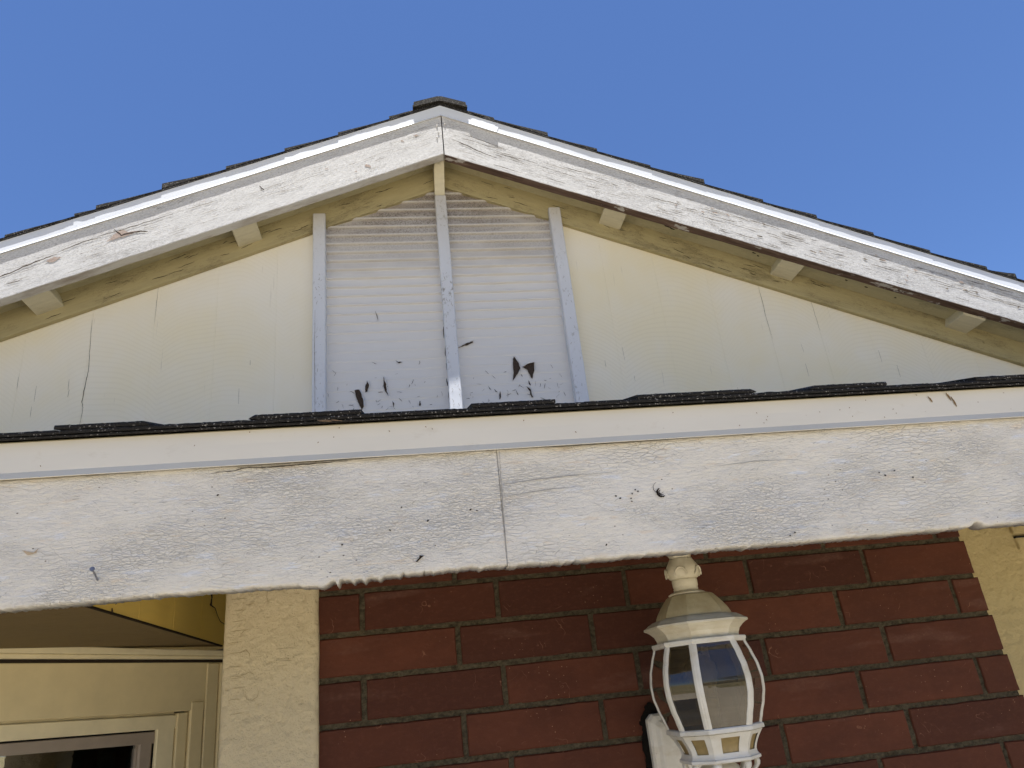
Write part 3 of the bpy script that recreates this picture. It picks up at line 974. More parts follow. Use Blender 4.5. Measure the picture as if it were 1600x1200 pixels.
MR = Matrix.Translation((APX + .003, 0, 1.974)) @ Matrix.Rotation(aR, 4, 'Y')
mb = plank(.0012, 3.60, 0, .196, YB + .0005, YB + .038, 220, 14, -math.tan(aR), 0, .0003, .00035, 7.0, .003,
           ragged=lambda x: .0012 * nz(x * 14, 1.3) + .0012 * nz(x * 60, 4.0), mat_under=1)
rnd = random.Random(9)
cr = [([(.004, .085), (.06, .076), (.13, .062), (.2, .055)], .0035), ([(.02, .125), (.12, .120), (.24, .110)], .002)]
for q in range(190):
    x = rnd.uniform(0.02, 2.5); z = rnd.uniform(.015, .13) if rnd.random() < .4 else rnd.gauss(.085, .02); L = rnd.uniform(.02, .13)
    cr.append(([(x, z), (x + L * .5, z + rnd.uniform(-.003, .003)), (x + L, z + rnd.uniform(-.004, .004))], rnd.uniform(.0006, .0022)))
for q, (pts, w) in enumerate(cr): crack(mb, pts, w, YB - .0009, .002, 2 if w > .0017 else 3, q, 6)
for q in range(30):
    x = rnd.uniform(.9, 2.5); z = rnd.uniform(.04, .12); L = rnd.uniform(.006, .03)
    flake(mb, [(x, z), (x + L * .4, z + .004), (x + L, z + .001), (x + L * .5, z - .003)], YB - .0008, 4 if rnd.random() < .4 else 3, .006, q)
for (x, z) in ((.62, .03), (.94, .012), (1.62, .018)):                     # old nail heads under the paint
    crack(mb, [(x + .008 * math.cos(t), z + .007 * math.sin(t)) for t in [k * .7 for k in range(9)]], .0016, YB - .0010, 0, 3, 1, 2)
br = build('barge_board', mb, [M_bargeR, M_brown, M_wood, M_crackg, M_raw], roof, MR, label='right weathered white barge board, its underside peeled to brown wood')
# split heads of nails near the joint
mb = MB()
for (x, z) in ((.168, 2.12), (.172, 2.085), (.200, 2.128), (.165, 2.06)):
    mb = MB()
    mb.tube([(x, YB - .0035, z), (x, YB + .002, z)], .0028, 8)
    build('nail_head', mb, [M_bat[0]], roof)

# rake drip edge, a thin white metal flashing kicked out along its lower edge
for side in (-1, 1):
    ang = CA if side < 0 else -CA
    M = Matrix.Translation((APX, 0, 2.169)) @ Matrix.Rotation(-ang, 4, 'Y')
    ch = math.cos(CA)
    H = .0535 * ch
    mb = MB()
    rings = []
    nseg = 150
    for i in range(nseg + 1):
        t = i / nseg
        x_ = 3.50 * t * side
        w = .0007 * nz(x_ * 3, side * 5.0)
        w2 = .0006 * nz(x_ * 11, side * 2.0)
        prof = [(2.2946 + w, 0), (2.2940 + w, .0012), (2.2965 + w2, .0075), (2.2970 + w2, .03), (2.2970 + w2, H), (2.2990, H), (2.2990, .0010)]
        ring = []
        for (y, z) in prof:
            sx = x_
            if i == 0: sx = math.tan(ang) * z * 1.0
            ring.append((sx, y, z + .0005 * nz(x_ * 6, 3.0)))
        rings.append(ring)
    mb.loops(rings)
    de = build('drip_edge', mb, [M_drip], roof, M, label='white metal drip edge along the %s rake' % ('left' if side < 0 else 'right'))
    if side > 0:
        # lifted overlap where two lengths of flashing meet
        mb = MB()
        rings = []
        for i in range(13):
            t = i / 12; x_ = .120 + .115 * t
            bow = .0016 * (t ** 3)
            dr = .003 * t
            rings.append([(x_, 2.2926 - bow, -.001 - dr), (x_, 2.2918 - bow, .001 - dr), (x_, 2.2950 - bow * .6, .010), (x_, 2.2958, .034), (x_, 2.2962, H - .002), (x_, 2.2968, H - .002), (x_, 2.2965, .01), (x_, 2.2940 - bow, .0)])
        mb.loops(rings)
        build('flashing_lap', mb, [M_drip], de, M)

# shingles of the two roof slopes; each course ends in a thick butt down-slope
for side in (-1, 1):
    mb = MB()
    rnd = random.Random(11 + side)
    steps = [.0, .205, .405, .605, .815, 1.035, 1.25, 1.318, 1.53, 1.75, 1.97, 2.19, 2.41, 2.63, 2.85, 3.07, 3.29] if side < 0 else \
            [.0, .215, .427, .62, .83, 1.041, 1.27, 1.48, 1.70, 1.92, 2.14, 2.255, 2.48, 2.70, 2.92, 3.14, 3.32]
    big = {1.035: .034, .605: .022, .815: .021, 1.25: .026} if side < 0 else {.427: .028, 1.041: .030, 1.27: .019, 1.48: .023, 2.255: .032}
    for a, b in zip(steps[:-1], steps[1:]):
        hb = big.get(b, rnd.uniform(.017, .023)); ht = rnd.uniform(.007, .010)
        y = 2.2930 + rnd.uniform(-.0006, .0008)
        first = True
        while y < 6.8:
            L = rnd.uniform(.24, .36) if not first else rnd.uniform(.15, .3)
            y2 = y + L
            nn = 7
            skew = rnd.uniform(.0002, .0015) * (1 if rnd.random() < .75 else -.4) if first else 0
            for layer in range(2):
                n = len(mb.v)
                for q in range(nn + 1):
                    t = q / nn
                    x = (a + (b - a) * t)
                    base = 2.2225
                    top = base + ht + (hb - ht) * (t ** 1.3) + .0012 * nz(x * 40, side * 3, y)
                    low = base + .0002
                    mid = base + .0052 + .2 * (top - base)
                    lo, hi = (low, mid) if layer == 0 else (mid + .0006, top)
                    yy = y + skew * t + (.0010 * nz(x * 30, 5 + layer) if first else 0) + (-.0008 if layer == 1 and first else 0)
                    drop = SL * x
                    X = APX + side * x
                    for (Y_, c) in ((yy, lo), (y2 - .002, lo), (y2 - .002, hi), (yy, hi)):
                        mb.v.append(Vector((X, Y_, c - drop)))
                for q in range(nn):
                    for e in range(4):
                        A = n + q * 4 + e; B = n + q * 4 + (e + 1) % 4
                        mb.face([A, B, B + 4, A + 4])
                mb.face([n, n + 1, n + 2, n + 3]); mb.face([n + nn * 4 + 3 - e for e in range(4)])
            y = y2; first = False
    build('roof_shingles', mb, [M_shingle], roof)
# ridge cap
mb = MB()
y = 2.283
k = 0
while y < 6.6:
    w = .104 + .003 * nz(k, 1.5); y2 = y + .17
    for layer, (c0, c1, ins) in enumerate(((2.237, 2.246, .004), (2.2468, 2.2555, 0), (2.2562, 2.264, -.001))):
        rings = []
        for (X, b_) in ((APX - w - ins, 1), (APX - .01, .05), (APX + .01, .05), (APX + w + ins, 1)):
            d = SL * .80 * abs(X - APX)
            rings.append([(X, y + .0015 * layer, c0 - d), (X, y2, c0 - d - .004), (X, y2, c1 - d - .004), (X, y + .0015 * layer, c1 - d)])
        mb.loops(rings)
    y = y2 - .02; k += 1
build('ridge_cap', mb, [M_shingle], roof)

# ------------------------------------------------------------------ porch roof, trim and beam
PX0, PX1 = -2.2, 3.0
mb = MB()
n = len(mb.v)
pz0, pz1 = .425, .825
mb.v += [Vector(p) for p in ((PX0, 1.157, pz0), (PX1, 1.157, pz0), (PX1, 2.468, pz1), (PX0, 2.468, pz1), (PX0, 1.157, pz0 + .012), (PX1, 1.157, pz0 + .012), (PX1, 2.468, pz1 + .012), (PX0, 2.468, pz1 + .012))]
for f in ((0, 3, 2, 1), (4, 5, 6, 7), (0, 1, 5, 4), (1, 2, 6, 5), (2, 3, 7, 6), (3, 0, 4, 7)): mb.face([n + i for i in f])
porch = build('porch_roof', mb, [M_soffit], house)
# eave shingles: a rough base edge with thicker laminated tabs on it
mb = MB()
tabs = [(-.90, -.72), (-.54, -.402), (-.252, -.076), (.104, .246), (.39, .605), (.709, .856), (1.035, 1.30), (1.45, 1.6), (1.8, 2.0), (-1.3, -1.1), (2.3, 2.5), (-1.9, -1.6)]


def edge_slab(mb, xa, xb, y0, z0, z1, y1, step=.004, amp=.0010, seed=0.0, slope=.305, taper=None):
    nseg = max(2, int((xb - xa) / step))
    rings = []
    for i in range(nseg + 1):
        x = xa + (xb - xa) * i / nseg
        r = amp * (nz(x * 60 + seed, seed) + .8 * nz(x * 210, seed + 3))
        r2 = amp * (nz(x * 50, seed + 9) + .9 * nz(x * 230, seed + 5))
        zt = z1 + r2
        if taper:
            d = min(x - xa, xb - x)
            e = x - xa if taper < 0 else xb - x
            zt = z0 + (zt - z0) * min(1.0, .3 + e / .012)
        dz = slope * (y1 - y0)
        rings.append([(x, y0 + .6 * r, z0 + .2 * r), (x, y1, z0 + dz), (x, y1, zt + dz), (x, y0 + .001 + r, zt), (x, y0 - .0008 + r, (zt + z0) / 2)])
    mb.loops(rings)


edge_slab(mb, PX0, PX1, 1.1365, .4335, .4375, 1.45, .006, .0004, 1.0)
edge_slab(mb, PX0, PX1, 1.1340, .4378, .4448, 1.45, .004, .0011, 4.0)
for i, (a, b) in enumerate(tabs):
    edge_slab(mb, a, b, 1.1335, .4452, .4525, 1.42, .003, .0008, 10 + i * 3.0, taper=(1 if i % 3 == 1 else -1 if i % 3 == 2 else None))
# further courses up the slope
rnd = random.Random(4)
yy = 1.26
k = 0
while yy < 2.42:
    z = .4450 + .305 * (yy - 1.134)
    x = PX0
    while x < PX1:
        w = rnd.uniform(.10, .26); t = rnd.choice([.006, .006, .011])
        n = len(mb.v); x2 = min(PX1, x + w - .002); y2 = min(2.466, yy + .28)
        for (X, Y, Z) in ((x, yy, z), (x2, yy, z), (x2, y2, z + .27 * (y2 - yy)), (x, y2, z + .27 * (y2 - yy))):
            mb.v.append(Vector((X, Y, Z))); mb.v.append(Vector((X, Y, Z + t)))
        for f in ((0, 2, 3, 1), (2, 4, 5, 3), (4, 6, 7, 5), (6, 0, 1, 7), (1, 3, 5, 7), (0, 6, 4, 2)): mb.face([n + i for i in f])
        x += w
    yy += .135; k += 1
build('porch_shingles', mb, [M_shingle], porch)
# flashing strip on the fascia, kicked out at its foot
mb = MB()
rings = []
nseg = 160
for i in range(nseg + 1):
    x = PX0 + (PX1 - PX0) * i / nseg
    w = .0010 * nz(x * 3.1, 7.0); w2 = .0007 * nz(x * 7, 2.0)
    rings.append([(x, 1.1432 + w, .3731), (x, 1.1430 + w, .3737), (x, 1.1494 + w2, .3850), (x, 1.1500 + w2 * 2, .41), (x, 1.1500, .4330), (x, 1.1530, .4330), (x, 1.1530, .3870), (x, 1.1440 + w, .3728)])
mb.loops(rings)
M_rust = plain('rust_stain', (.26, .17, .08), .9, .1, 200, .4, .3)
for (x, z, L) in ((.94, .425, .012), (.985, .422, .02), (.978, .430, .016)):
    crack(mb, [(x, z), (x + .003, z - L * .5), (x + .005, z - L)], .0035, 1.1485, .0008, 1, x, 4)
for k in range(26):
    x = random.uniform(-.6, 1.1); z = random.uniform(.39, .43)
    crack(mb, [(x, z), (x + random.uniform(-.002, .002), z - .002)], .0014, 1.1485, 0, 1, k, 2)
tr = build('porch_drip_edge', mb, [M_ptrim, M_rust], porch)


def beam_edge(x):
    """paint drips and splinters along the lower edge of the beam"""
    r = .0020 * nz(x * 7, 1.1) + .0016 * nz(x * 31, 6.0) + .0018 * nz(x * 90, 2.0) + .0014 * nz(x * 210, 2.0) + .0008 * nz(x * 420, 5.0)
    for (c, w, d) in ((-.118, .0022, -.0085), (-.140, .010, -.0055), (-.158, .008, -.004), (-.055, .004, -.0045), (-.078, .003, -.004), (-.095, .003, -.0035),
                      (-.020, .0015, .003), (.012, .0012, .003), (-.170, .006, -.003), (.958, .009, .0065), (.975, .010, -.002), (.10, .003, -.002), (.54, .004, -.0015)):
        r += d * math.exp(-((x - c) / w) ** 2)
    return r


def beam_board(xa, xb, seed, seg):
    return plank(xa, xb, .186, .3775, 1.1550, 1.193, seg, 34, 0, 0, .0010, .0009, seed, .004, ragged=beam_edge)


mb = beam_board(PX0, .1405, 3.0, 1400)
m2 = beam_board(.1413, PX1, 8.0, 1600)
o = len(mb.v)
mb.v += m2.v; mb.f += [[i + o for i in f] for f in m2.f]; mb.m += m2.m; mb.t += m2.t
YP = 1.1528
crack(mb, [(.1450, .373), (.1440, .34), (.1428, .31), (.1432, .30), (.1415, .26), (.1410, .22), (.1405, .188)], .0016, YP, .0010, 1, 1, 8)
crack(mb, [(.145, .316), (.20, .320), (.26, .323), (.33, .324)], .0012, YP, .001, 1, 2, 8)
crack(mb, [(.145, .296), (.18, .299), (.23, .303), (.28, .303)], .0010, YP, .001, 1, 3, 8)
crack(mb, [(.50, .322), (.58, .326), (.66, .325)], .0009, YP, .001, 1, 3, 8)
crack(mb, [(-.27, .372), (-.22, .3695), (-.17, .371), (-.10, .3725)], .0016, YP, .0015, 2, 3, 8)
crack(mb, [(-.31, .366), (-.28, .367), (-.25, .372)], .0010, YP, .001, 2, 4, 6)
for (cx, cz, r, w) in ((.408, .284, .0075, .0035), (.408, .284, .0045, .002), (.405, .292, .010, .001)):
    crack(mb, [(cx + r * math.cos(t), cz + r * math.sin(t)) for t in [1.9 + k * .5 for k in range(8)]], w, YP, .0008, 2, r, 3)
for (x, z) in ((.328, .283), (.334, .279), (.352, .277), (.356, .284), (.353, .272), (.362, .291), (.366, .288), (.088, .278), (.098, .276), (-.112, .238), (-.04, .255), (.30, .205), (.61, .196), (.62, .20), (.80, .29), (.81, .285),
               (.86, .278), (.83, .292), (.73, .30), (-.30, .33), (-.02, .29), (.02, .265)):
    flake(mb, [(x, z), (x + .002, z + .0018), (x + .0042, z + .0006), (x + .002, z - .0012)], YP, 2, .0016, x * 90)
rnd = random.Random(77)
for q in range(420):
    x = rnd.uniform(-.64, 1.08); z = rnd.uniform(.193, .366); L = rnd.uniform(.0025, .010)
    a = rnd.gauss(.1, .5)
    crack(mb, [(x, z), (x + L * math.cos(a), z + L * math.sin(a))], rnd.uniform(.0003, .0007), YP + .0004, .0008, 1, q, 3)
# a small blister at the left
flake(mb, [(-.568, .267), (-.560, .264), (-.552, .262), (-.545, .268), (-.548, .260), (-.560, .2585)], YP, 3, .002, 2.0)
M_tan = plain('tan_underpaint', (.48, .38, .26), .8, .2)
M_grline = plain('fine_grey_split', (.34, .325, .30), .9, .2)
beam = build('porch_beam', mb, [M_beam, M_grline, M_crack, M_tan], house)
for p_ in beam.data.polygons: p_.use_smooth = (p_.material_index == 0)

# ------------------------------------------------------------------ brick wall under the porch
YBK = 1.600
mb = MB()
PIT, ROW, JT = .2817, .0842, .0105
rnd = random.Random(21)
XL = -.199


def right_end(z): return 1.2695 + (.27 - z) * .052


def brick(mb, xa, xb, za, zb, tint, yo, sheared=False):
    nx, nz_ = max(3, int((xb - xa) / .02)), 5
    b = .0022
    n = len(mb.v)
    xs = [xa, xa + b] + [xa + b + (xb - xa - 2 * b) * i / nx for i in range(1, nx)] + [xb - b, xb]
    zs = [za, za + b] + [za + b + (zb - za - 2 * b) * i / nz_ for i in range(1, nz_)] + [zb - b, zb]
    sd2 = rnd.uniform(0, 99)
    for i, z in enumerate(zs):
        for j, x in enumerate(xs):
            edge = (i in (0, len(zs) - 1)) or (j in (0, len(xs) - 1))
            y = YBK + yo + (.0022 if edge else 0) + .0009 * nz(x * 40 + sd2, z * 40) + (abs(nz(x * 70, z * 70, sd2)) * .002 if edge else 0)
            zo = .0014 * nz(x * 22 + sd2, i * .1, 5) if i in (0, 1, len(zs) - 1, len(zs) - 2) else 0
            xo = .0012 * nz(z * 60, sd2, 2) if j in (0, 1, len(xs) - 1, len(xs) - 2) else 0
            mb.v.append(Vector((x + xo, y, z + zo)))
    k = len(xs)
    for i in range(len(zs) - 1):
        for j in range(k - 1):
            a = n + i * k + j
            mb.face([a, a + 1, a + k + 1, a + k], 0, tint)
    # sides running back into the wall
    per = [n + j for j in range(k)] + [n + i * k + k - 1 for i in range(1, len(zs))] + [n + (len(zs) - 1) * k + j for j in reversed(range(k - 1))] + [n + i * k for i in reversed(range(1, len(zs) - 1))]
    m0 = len(mb.v)
    for p_ in per:
        v = mb.v[p_]; mb.v.append(Vector((v.x, YBK + .05, v.z)))
    c = len(per)
    for i in range(c): mb.face([per[i], m0 + i, m0 + (i + 1) % c, per[(i + 1) % c]], 0, tint)


row = -14
while row <= 2:
    zb = .2322 + ROW * row + ROW - JT / 2
    if zb > .52: break
    za = .2322 + ROW * row + JT / 2
    zc = (za + zb) / 2
    off = .0785 if row % 2 == 0 else .0785 - PIT * .69
    # joints of this row
    js = []
    x = off - PIT * 6
    while x < 1.6:
        if XL + .02 < x < right_end(zc) - .02: js.append(x + rnd.uniform(-.0015, .0015))
        x += PIT
    ed = [XL - .006] + js + [right_end(zc)]
    for i in range(len(ed) - 1):
        xa = ed[i] + (JT / 2 if i > 0 else 0)
        xb = ed[i + 1] - (JT / 2 if i < len(ed) - 2 else -rnd.uniform(0, .001))
        brick(mb, xa, xb, za, zb, rnd.random(), rnd.uniform(-.0008, .0012))
    row += 1
# mortar: one uneven sheet a few millimetres behind the brick faces
nx, nzz = 260, 260
z0_, z1_ = -.95, .50
n = len(mb.v)
for i in range(nzz + 1):
    for j in range(nx + 1):
        z = z0_ + (z1_ - z0_) * i / nzz
        x = (XL - .004) + (right_end(z) - .0055 - (XL - .004)) * j / nx
        mb.v.append(Vector((x, YBK + .0042 + .0022 * nz(x * 60, z * 60) + .0016 * nz(x * 170, z * 170), z)))
for i in range(nzz):
    for j in range(nx):
        a = n + i * (nx + 1) + j
        mb.face([a, a + 1, a + nx + 2, a + nx + 1], 1)
n = len(mb.v)
for z in (z0_, z1_):
    for (x, y) in ((right_end(z) - .0055, YBK + .004), (right_end(z) - .0055, YBK + .06)): mb.v.append(Vector((x, y, z)))
mb.face([n, n + 1, n + 3, n + 2], 1)
bw = build('brick_wall', mb, [M_brick, M_mortar], house, fix=False, tint=True)


# stucco column left of the brick
def stucco_block(x0, x1, y0, y1, z0, z1, amp=.0016, rad=.012, nz_=220, seed=0.0, wob=0.0):
    mb = MB()
    prof = []
    for (cx, cy, a0) in ((x0 + rad, y0 + rad, 180), (x1 - rad, y0 + rad, 270)):
        seq = [R(a0 + 15 * k) for k in range(7)]
        pts = [(cx + rad * math.cos(t), cy + rad * math.sin(t)) for t in seq]
        prof.append(pts)
    left = [(x0, y1)] + prof[0]
    right = prof[1] + [(x1, y1)]
    a = left[-1]; b = right[0]
    mid = [(a[0] + (b[0] - a[0]) * k / 24, a[1] + (b[1] - a[1]) * k / 24) for k in range(1, 24)]
    P = left + mid + right
    rings = []
    for i in range(nz_ + 1):
        z = z0 + (z1 - z0) * i / nz_
        ring = []
        for q, (x, y) in enumerate(P):
            if q in (0, len(P) - 1): ring.append((x, y, z)); continue
            d = amp * (nz(x * 38 + seed, z * 38, y * 20) + .7 * nz(x * 90, z * 90, seed) + .35 * nz(x * 200, z * 220, seed))
            dx = wob * nz(z * 12, seed) if q > len(P) / 2 else 0
            ring.append((x + dx, y + d, z))
        rings.append(ring)
    mb.loops(rings)
    return mb


mb = stucco_block(-.3850, -.2010, 1.588, 1.69, -1.6, .56, .0018, .010, 420, 2.0, .002)
for q in range(11):
    z = .235 - .021 * q + random.uniform(-.004, .004); x = -.375 + random.uniform(0, .01)
    crack(mb, [(x, z), (x + .012, z + .0005), (x + random.uniform(.02, .035), z + random.uniform(0, .002))], .0010, 1.5862, .0012, 1, q, 5)
for pts in ([(-.335, .175), (-.345, .172), (-.352, .165)], [(-.352, .13), (-.340, .136), (-.333, .128), (-.331, .118)], [(-.372, .09), (-.35, .088), (-.33, .094), (-.322, .088)], [(-.338, .06), (-.335, .045), (-.325, .042), (-.315, .048), (-.312, .06)],
            [(-.300, .25), (-.303, .235), (-.299, .22)], [(-.342, .22), (-.328, .224)], [(-.25, .235), (-.238, .236)], [(-.262, .215), (-.250, .212)]):
    crack(mb, pts, .0010, 1.5858, .001, 1, pts[0][0] * 50, 5)
M_stc = plain('stucco_crease', (.36, .29, .17), .95, .1)
sc = build('stucco_column', mb, [M_stucco, M_stc], house, smooth=True)

# stucco wall to the right of the brick, with a slot under the beam end
mb = MB()
xs = [1.20 + (3.0 - 1.20) * (i / 150) ** 1.4 for i in range(151)]
zs = [-1.6 + (2.2) * i / 260 for i in range(261)]
SLX, SZ0, SZ1 = 1.436, .2265, .2330
for z in zs:
    for x in xs:
        y = 1.640 + .0018 * (nz(x * 38, z * 38, 4) + .7 * nz(x * 90, z * 90)) - .014 * math.exp(-max(0, x - right_end(z)) / .02)
        mb.v.append(Vector((x, y, z)))
K = len(xs)
for i in range(len(zs) - 1):
    for j in range(K - 1):
        a = i * K + j
        mb.face([a, a + 1, a + K + 1, a + K])
sw = build('stucco_wall', mb, [M_stucco2], house, smooth=True, fix=False)
mb = MB()
mb.box((SLX, 1.632, .2365), (2.6, 1.655, .2650), bev=.002)
mb.box((SLX + .002, 1.634, .2000), (2.6, 1.655, .2290), bev=.002)
build('wall_trim', mb, [M_stucco2], sw)
mb = MB()
mb.box((SLX + .001, 1.6305, .2272), (2.6, 1.650, .2312))
build('slot', mb, [M_black], sw)

# house walls behind and to the sides of the porch
mb = MB()
mb.box((-2.78, 2.49, GZ), (2.9, 6.6, .92))
build('rear_wall', mb, [M_stucco2], house)

# ------------------------------------------------------------------ recess with the window at the left
# siding wall running back into the recess, its grooves upright
mb = MB()
XS = -.52


def PT(y): return .423 + .305 * (y - 1.157)


gy = [1.20 + .2117 * k for k in range(8)]
gy = [1.195, 1.300, 1.509, 1.718, 1.927, 2.136, 2.345, 2.44]
for a, b in zip(gy[:-1], gy[1:]):
    n = len(mb.v)
    for y in (a + .0012, b - .0012):
        for z in (.2005, PT(y)): mb.v.append(Vector((XS, y, z)))
    mb.face([n, n + 2, n + 3, n + 1])
    n = len(mb.v)
    for (dx, y) in ((0, b - .0012), (-.002, b - .0006), (-.002, b + .0006), (0, b + .0012)):
        for z in (.2005, PT(y)): mb.v.append(Vector((XS + dx, y, z)))
    for i in range(3): mb.face([n + 2 * i, n + 2 * i + 2, n + 2 * i + 3, n + 2 * i + 1])
# thickness and the dark gap under its lower edge
mb.prism([(0, 0), (0, 1), (1, 1), (1, 0)], 0, 0) if False else None
rec = build('side_siding', mb, [M_side], house, fix=False)
mb = MB()
mb.box((XS - .003, 1.195, .1972), (XS + .0012, 2.14, .2009))
build('dark_gap', mb, [M_crack], rec)

# window wall stands at 45 degrees; s runs left along it from the corner by the column
C0 = Vector((-.514, 2.133, 0))
WMAT = Matrix.Translation(C0) @ Matrix.Rotation(R(45), 4, 'Z')      # local -x = along the wall to the left, local -y = towards the viewer
# local frame: x axis = (.707,.707), so a point at distance s is x = -s; outward normal towards viewer is local -y = (.707,-.707)
mb = MB()
n = len(mb.v)
a = WMAT @ Vector((.25, -.02, 0)); b = WMAT @ Vector((-1.25, -.02, 0))
for zz in (.1985, .2105):
    for (x, y) in ((XS - .0035, 1.195), (XS - .0035, 2.145), (b.x, b.y), (b.x, 1.195)):
        mb.v.append(Vector((x, y, zz)))
mb.face([n, n + 1, n + 2, n + 3]); mb.face([n + 7, n + 6, n + 5, n + 4])
for i in range(4): mb.face([n + i, n + 4 + i, n + 4 + (i + 1) % 4, n + (i + 1) % 4])
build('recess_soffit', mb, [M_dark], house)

win = thing('window', '', '', (0, 0, 0))
bpy.data.objects.remove(win)
mb = MB()
# head board with the sloping line of the moulding above it
def tilt(s, z_left, z_right, smax=.52): return z_right + (z_left - z_right) * (s / smax)


def strip(mb, s0, s1, zf0, zf1, y0, y1, mat=0, seg=30, amp=.0005, seed=0.0):
    """board in the window wall: lower and upper edge given by zf0(s), zf1(s)"""
    rings = []
    for i in range(seg + 1):
        s = s0 + (s1 - s0) * i / seg
        w = amp * nz(s * 9, seed)
        rings.append([(-s, y1, zf0(s)), (-s, y0 + .0015 + w, zf0(s)), (-s, y0 + w, zf0(s) + .0015), (-s, y0 + w, zf1(s) - .0015), (-s, y0 + .0015 + w, zf1(s)), (-s, y1, zf1(s))])
    mb.loops(rings, mat=mat)


L1 = lambda a, b: (lambda s: tilt(s, a, b))
strip(mb, -.02, 1.25, L1(.058, .045), L1(.1720, .1570), -.002, .03, seed=1)
wnd = build('window', mb, [M_trim], house, WMAT, label='cream framed window in the shaded recess left of the column')
mb = MB()
strip(mb, -.004, 1.25, L1(.1905, .1715), L1(.2065, .1835), -.026, .0, seed=2)
strip(mb, -.002, 1.25, L1(.1800, .1640), L1(.1900, .1712), -.016, .0, seed=5)
build('head_moulding', mb, [M_trim2], wnd, WMAT)
mb = MB()
strip(mb, .0, 1.25, L1(.1722, .1572), L1(.1800, .1640), -.001, .0, seed=5)
build('shadow_gap', mb, [M_crack], wnd, WMAT)
mb = MB()
# right casing: three upright strips stepping back towards the sash
mb.box((-.012, -.012, -1.2), (.035, .03, .156), bev=.003)
mb.box((-.046, -.006, -1.2), (-.0135, .03, .1555), bev=.002)
mb.box((-.0475, -.0035, .069), (-.078, .0, .070))
mb.box((-.083, -.004, -1.2), (-.0475, .03, .068), bev=.003)
mb.box((-.112, .004, -1.2), (-.0845, .04, .0445), bev=.002)
build('casing', mb, [M_trim], wnd, WMAT)
mb = MB()
strip(mb, .112, 1.2, L1(.053, .038), L1(.0665, .0500), .022, .06, seed=7)      # shaded stop below the head
strip(mb, .112, 1.2, L1(.0205, .0075), L1(.0525, .0375), .010, .06, seed=8)
mb.box((-.158, .010, -1.2), (-.1125, .06, .0370), bev=.003)
mb.box((-.1555, .012, -1.2), (-.1300, .0135, .020))
build('frame', mb, [M_trim2], wnd, WMAT)
mb = MB()
strip(mb, .1585, 1.2, L1(-.007, -.0230), L1(.0165, .0040), .018, .05, seed=9)
mb.box((-.1945, .018, -1.2), (-.1615, .05, -.0005), bev=.004)
mb.box((-.1975, .024, -1.2), (-.1945, .05, -.024), bev=.001)
build('sash', mb, [M_sash], wnd, WMAT)
mb = MB()
strip(mb, .1585, 1.2, L1(.0165, .0040), L1(.0205, .0075), .020, .05)
mb.box((-.1615, .020, -1.2), (-.1582, .05, .004))
build('gasket', mb, [M_black], wnd, WMAT)
mb = MB()
mb.box((-1.2, .034, -1.2), (-.196, .038, .0))
build('glass_pane', mb, [M_wglass], wnd, WMAT)
mb = MB()
for k in range(24):
    s = .20 + .045 * k
    mb.box((-s - .040, .115 + .012 * (k % 2), -1.2), (-s, .120 + .012 * (k % 2), -.035), bev=.002)
build('curtain', mb, [M_curtain], wnd, WMAT)
mb = MB()
mb.box((-1.3, .30, -1.25), (.10, .32, .2))
mb.box((-1.3, .05, -1.26), (.10, .30, -1.24))
mb.box((-1.3, .05, .05), (.10, .30, .06))
mb.box((.05, .05, -1.25), (.06, .30, .2))
build('room_wall', mb, [M_room], wnd, WMAT)

# ------------------------------------------------------------------ wall lantern
LX, LY = .5120, 1.40
lan = thing('wall_lantern', 'aged white wall lantern with curved glass panes hanging on the brick wall', 'lantern', (LX, 1.585, -.10))
VA = [-27, 27, 63, 117, 153, 207, 243, 297]      # corners: wide faces square to the wall, narrow ones between


def corner(k, r):
    t = R(VA[k % 8]) - math.pi / 2                # angle 0 looks along -y
    rr = r * .985
    return (LX + rr * math.cos(t), LY + rr * math.sin(t))


def oct_ring(r, z): return [(*corner(k, r), z) for k in range(8)]


def oct_solid(mb, prof, caps=True): mb.loops([oct_ring(r, z) for (r, z) in prof], True, caps)


def round_solid(mb, prof, seg=40, lobes=0, la=0.0):
    rings = []
    for (r, z) in prof:
        rings.append([(LX - .004 + (r + (la(z, t) if lobes else 0)) * math.cos(t), LY + (r + (la(z, t) if lobes else 0)) * math.sin(t), z) for t in [2 * math.pi * q / seg for q in range(seg)]])
    mb.loops(rings)


mb = MB()
# finial: collar, acanthus bulb and scalloped crown
round_solid(mb, [(.034, .1420), (.035, .1445), (.030, .1475), (.0250, .1490), (.0225, .1510), (.0235, .1530), (.0225, .1560), (.0238, .1590), (.0240, .1690), (.0232, .1715)])


def lobe(z, t):
    k = max(0.0, math.sin(math.pi * min(1, max(0, (z - .171) / .042))))
    return .0024 * k * abs(math.cos(2.5 * t)) ** .6


def crown(z, t):
    return .0042 * max(0, (z - .212) / .014) * math.cos(5 * t)


